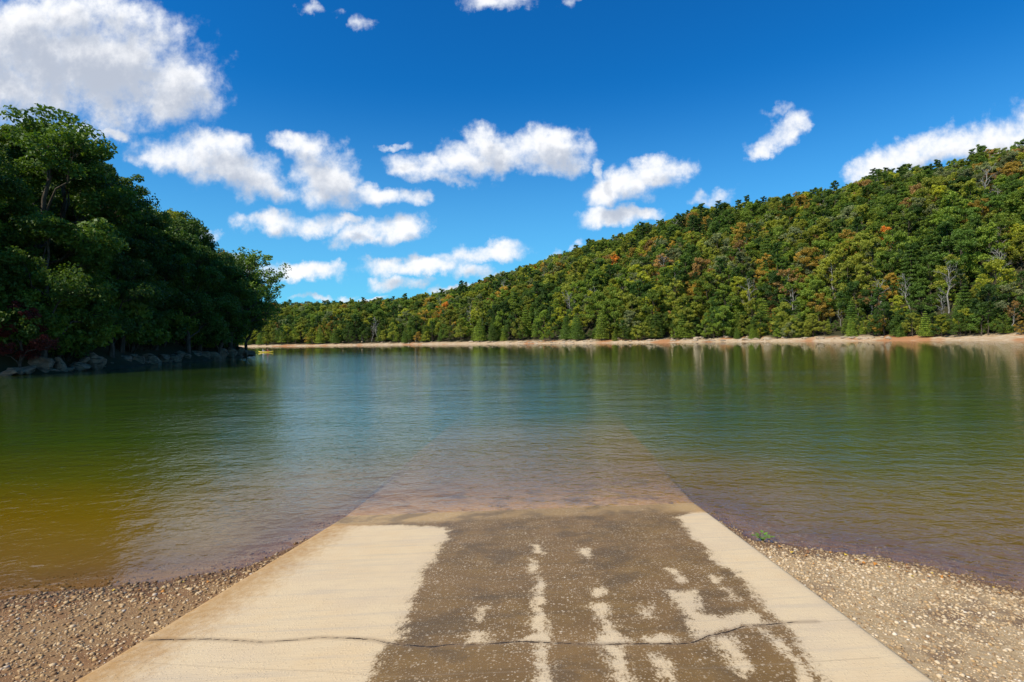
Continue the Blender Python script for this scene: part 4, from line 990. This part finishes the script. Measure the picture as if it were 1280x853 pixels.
for cx in (-.62, .55):
    ac = Acc(); ac.add(*ring(cx)); obj('cockpit_rim', ac.mesh('cockpit_rim', M_DK), kay)
    ac = Acc(); ac.add(*tube([(cx - .30, 0, .2), (cx - .34, 0, .35), (cx - .36, 0, .5)], [.13, .15, .10], 8)); obj('seat_back', ac.mesh('seat_back', M_DK), kay)
def skin_person(name, label, loc, rz, shirt, hairc, skin_c):
    # one continuous body, seated with the legs forward and both hands out on the paddle
    J = {'pelvis': ((0, 0, .10), .15), 'belly': ((0, 0, .28), .14), 'chest': ((.02, 0, .48), .16), 'neck': ((.03, 0, .64), .055), 'jaw': ((.05, 0, .72), .075), 'head': ((.05, 0, .81), .095), 'crown': ((.04, 0, .89), .06)}
    E = [('pelvis', 'belly'), ('belly', 'chest'), ('chest', 'neck'), ('neck', 'jaw'), ('jaw', 'head'), ('head', 'crown')]
    for sgn, nm in ((1, 'l'), (-1, 'r')):
        J.update({nm + 'sh': ((.02, sgn * .19, .54), .065), nm + 'el': ((.16, sgn * .30, .36), .048), nm + 'wr': ((.38, sgn * .27, .40), .034), nm + 'ha': ((.45, sgn * .26, .42), .04),
                  nm + 'hip': ((.08, sgn * .09, .10), .09), nm + 'kn': ((.46, sgn * .12, .24), .065), nm + 'an': ((.82, sgn * .09, .08), .045), nm + 'to': ((.93, sgn * .09, .13), .035)})
        E += [('chest', nm + 'sh'), (nm + 'sh', nm + 'el'), (nm + 'el', nm + 'wr'), (nm + 'wr', nm + 'ha'), ('pelvis', nm + 'hip'), (nm + 'hip', nm + 'kn'), (nm + 'kn', nm + 'an'), (nm + 'an', nm + 'to')]
    ks = list(J); me = bpy.data.meshes.new('person_body'); me.from_pydata([J[k][0] for k in ks], [(ks.index(a), ks.index(b)) for a, b in E], [])
    o = obj('body', me); sk_ = o.modifiers.new('skin', 'SKIN'); 
    for i, k in enumerate(ks): me.skin_vertices[0].data[i].radius = (J[k][1],) * 2; me.skin_vertices[0].data[i].use_root = (i == 0)
    sm_ = o.modifiers.new('sub', 'SUBSURF'); sm_.levels = sm_.render_levels = 2
    dg = bpy.context.evaluated_depsgraph_get(); ev = bpy.data.meshes.new_from_object(o.evaluated_get(dg)); ev.name = 'person_body'
    V = np.array([v.co[:] for v in ev.vertices]); ev.materials.clear()
    for m_ in (skin_c, shirt): ev.materials.append(m_)
    for p in ev.polygons:
        c = p.center; p.use_smooth = True
        p.material_index = 1 if (c[2] < .60 and abs(c[1]) < .27 and c[0] < .30) or (c[2] < .30 and c[0] < .55) else 0
    o.modifiers.clear(); o.data = ev
    root = thing(name, label, 'person', loc, rz); o.parent = root
    V_, F_ = ico(2); k = V_[:, 2] > -.25; V2 = V_.copy(); V2[~k, 2] = -.25; V2 = V2 * np.array([.112, .10, .105]) + np.array([.03, 0, .83])
    V2[:, 0] -= .02 * (V_[:, 2] < .3); obj('hair', mesh_np('hair', V2, F_, hairc, True), root)
    for sg in (1, -1):
        ac = Acc()
        for q in range(4):
            b0 = np.array([.455 + .0 * q, sg * (.235 + .018 * q), .45]); ac.add(*tube([b0, b0 + (.035, 0, -.01), b0 + (.03, 0, -.045)], [.009, .009, .007], 5), .5)
        ac.add(*tube([(.43, sg * .235, .43), (.435, sg * .215, .40), (.45, sg * .22, .38)], [.011, .010, .008], 5), .5); obj('fingers', ac.mesh('fingers', skin_c), root)
    return root
M_SK = plain('skin', (.50, .30, .20), .5); M_HR = plain('hair', (.05, .03, .02), .7); M_WH = plain('white_shirt', (.75, .75, .76), .8); M_RD = plain('red_vest', (.55, .03, .05), .7)
def kw(x, z_=.12): 
    c, s_ = math.cos(R(4)), math.sin(R(4)); return (KP[0] + c * x, KP[1] + s_ * x, z_)
skin_person('person', 'person in a white shirt paddling at the left end of the yellow kayak', kw(-.80), R(4), M_WH, M_HR, M_SK)
skin_person('person', 'person in a red vest sitting in the right seat of the yellow kayak', kw(.37), R(4), M_RD, M_HR, M_SK)
for x, wh, rr in ((-.34, 'white shirted', 1.0), (.83, 'red vested', .8)):
    pr = thing('kayak_paddle', f'double bladed paddle held by the {wh} paddler', 'paddle', kw(x, .57), R(4))
    ac = Acc(); ac.add(*tube([(0, -1.0, .22), (0, 0, 0), (0, 1.0, -.22)], .015, 6), .5); obj('shaft', ac.mesh('paddle_shaft', M_DK), pr)
    for sg in (1, -1):
        V_, F_ = ico(2); V_ = V_ * np.array([.085, .22, .012]) + np.array([0, sg * 1.15, -sg * .25]); obj('blade', mesh_np('paddle_blade', V_, F_, M_WH, True), pr)

# ------------------------------------------------------------------ fallen leaves on the right shore
LM = {c: plain(c + '_leaf', v, .6) for c, v in (('orange', (.50, .20, .03)), ('yellow', (.58, .38, .05)), ('brown', (.24, .11, .04)))}
def leaf_mesh(m_, seed):
    r = np.random.default_rng(seed); n = 9; V = []
    for k in range(n):
        t = k / (n - 1); w_ = .42 * math.sin(math.pi * t) ** .8 * (1 + .18 * (k % 2)); zc_ = .22 * math.sin(math.pi * t) + r.normal() * .02
        V += [(t - .5, -w_, zc_ + .16 * w_), (t - .5, 0, zc_), (t - .5, w_, zc_ + .16 * w_)]
    F_ = [(3 * k + a, 3 * k + 3 + a, 3 * k + 4 + a, 3 * k + 1 + a) for k in range(n - 1) for a in (0, 1)]
    return mesh_np('fallen_leaf', np.array(V), np.array(F_), m_, True)
LMe = {c: leaf_mesh(m_, 5 + i) for i, (c, m_) in enumerate(LM.items())}
for k in range(46):
    if k < 34: px_ = rng.uniform(955, 1270); py_ = np.interp(px_, [940, 1000, 1100, 1190, 1280], [678, 687, 700, 720, 744]) + abs(rng.normal()) * 9 ; side = 'right'
    else: px_ = rng.uniform(20, 300); py_ = np.interp(px_, [0, 150, 300], [756, 737, 716]) + abs(rng.normal()) * 9; side = 'left'
    P = hit(px_, py_, 2, 12); c = ['orange', 'brown', 'yellow', 'orange'][k % 4]
    if ramp_uv(np.array(P[0]), np.array(P[1]))[0] > -.03 and ramp_uv(np.array(P[0]), np.array(P[1]))[0] < 1.03: continue
    o = obj('fallen_leaf', LMe[c], None, (P[0], P[1], P[2] + .012)); sz = rng.uniform(.022, .042); o.scale = (sz, sz, sz); o.rotation_euler = (rng.normal() * .2, rng.normal() * .2, rng.uniform(0, 6.28))
    lab = f'curled {c} fallen leaf among the pebbles of the {side} shore'; tag(o, lab, 'leaf', lab.replace('leaf', 'leaves'))
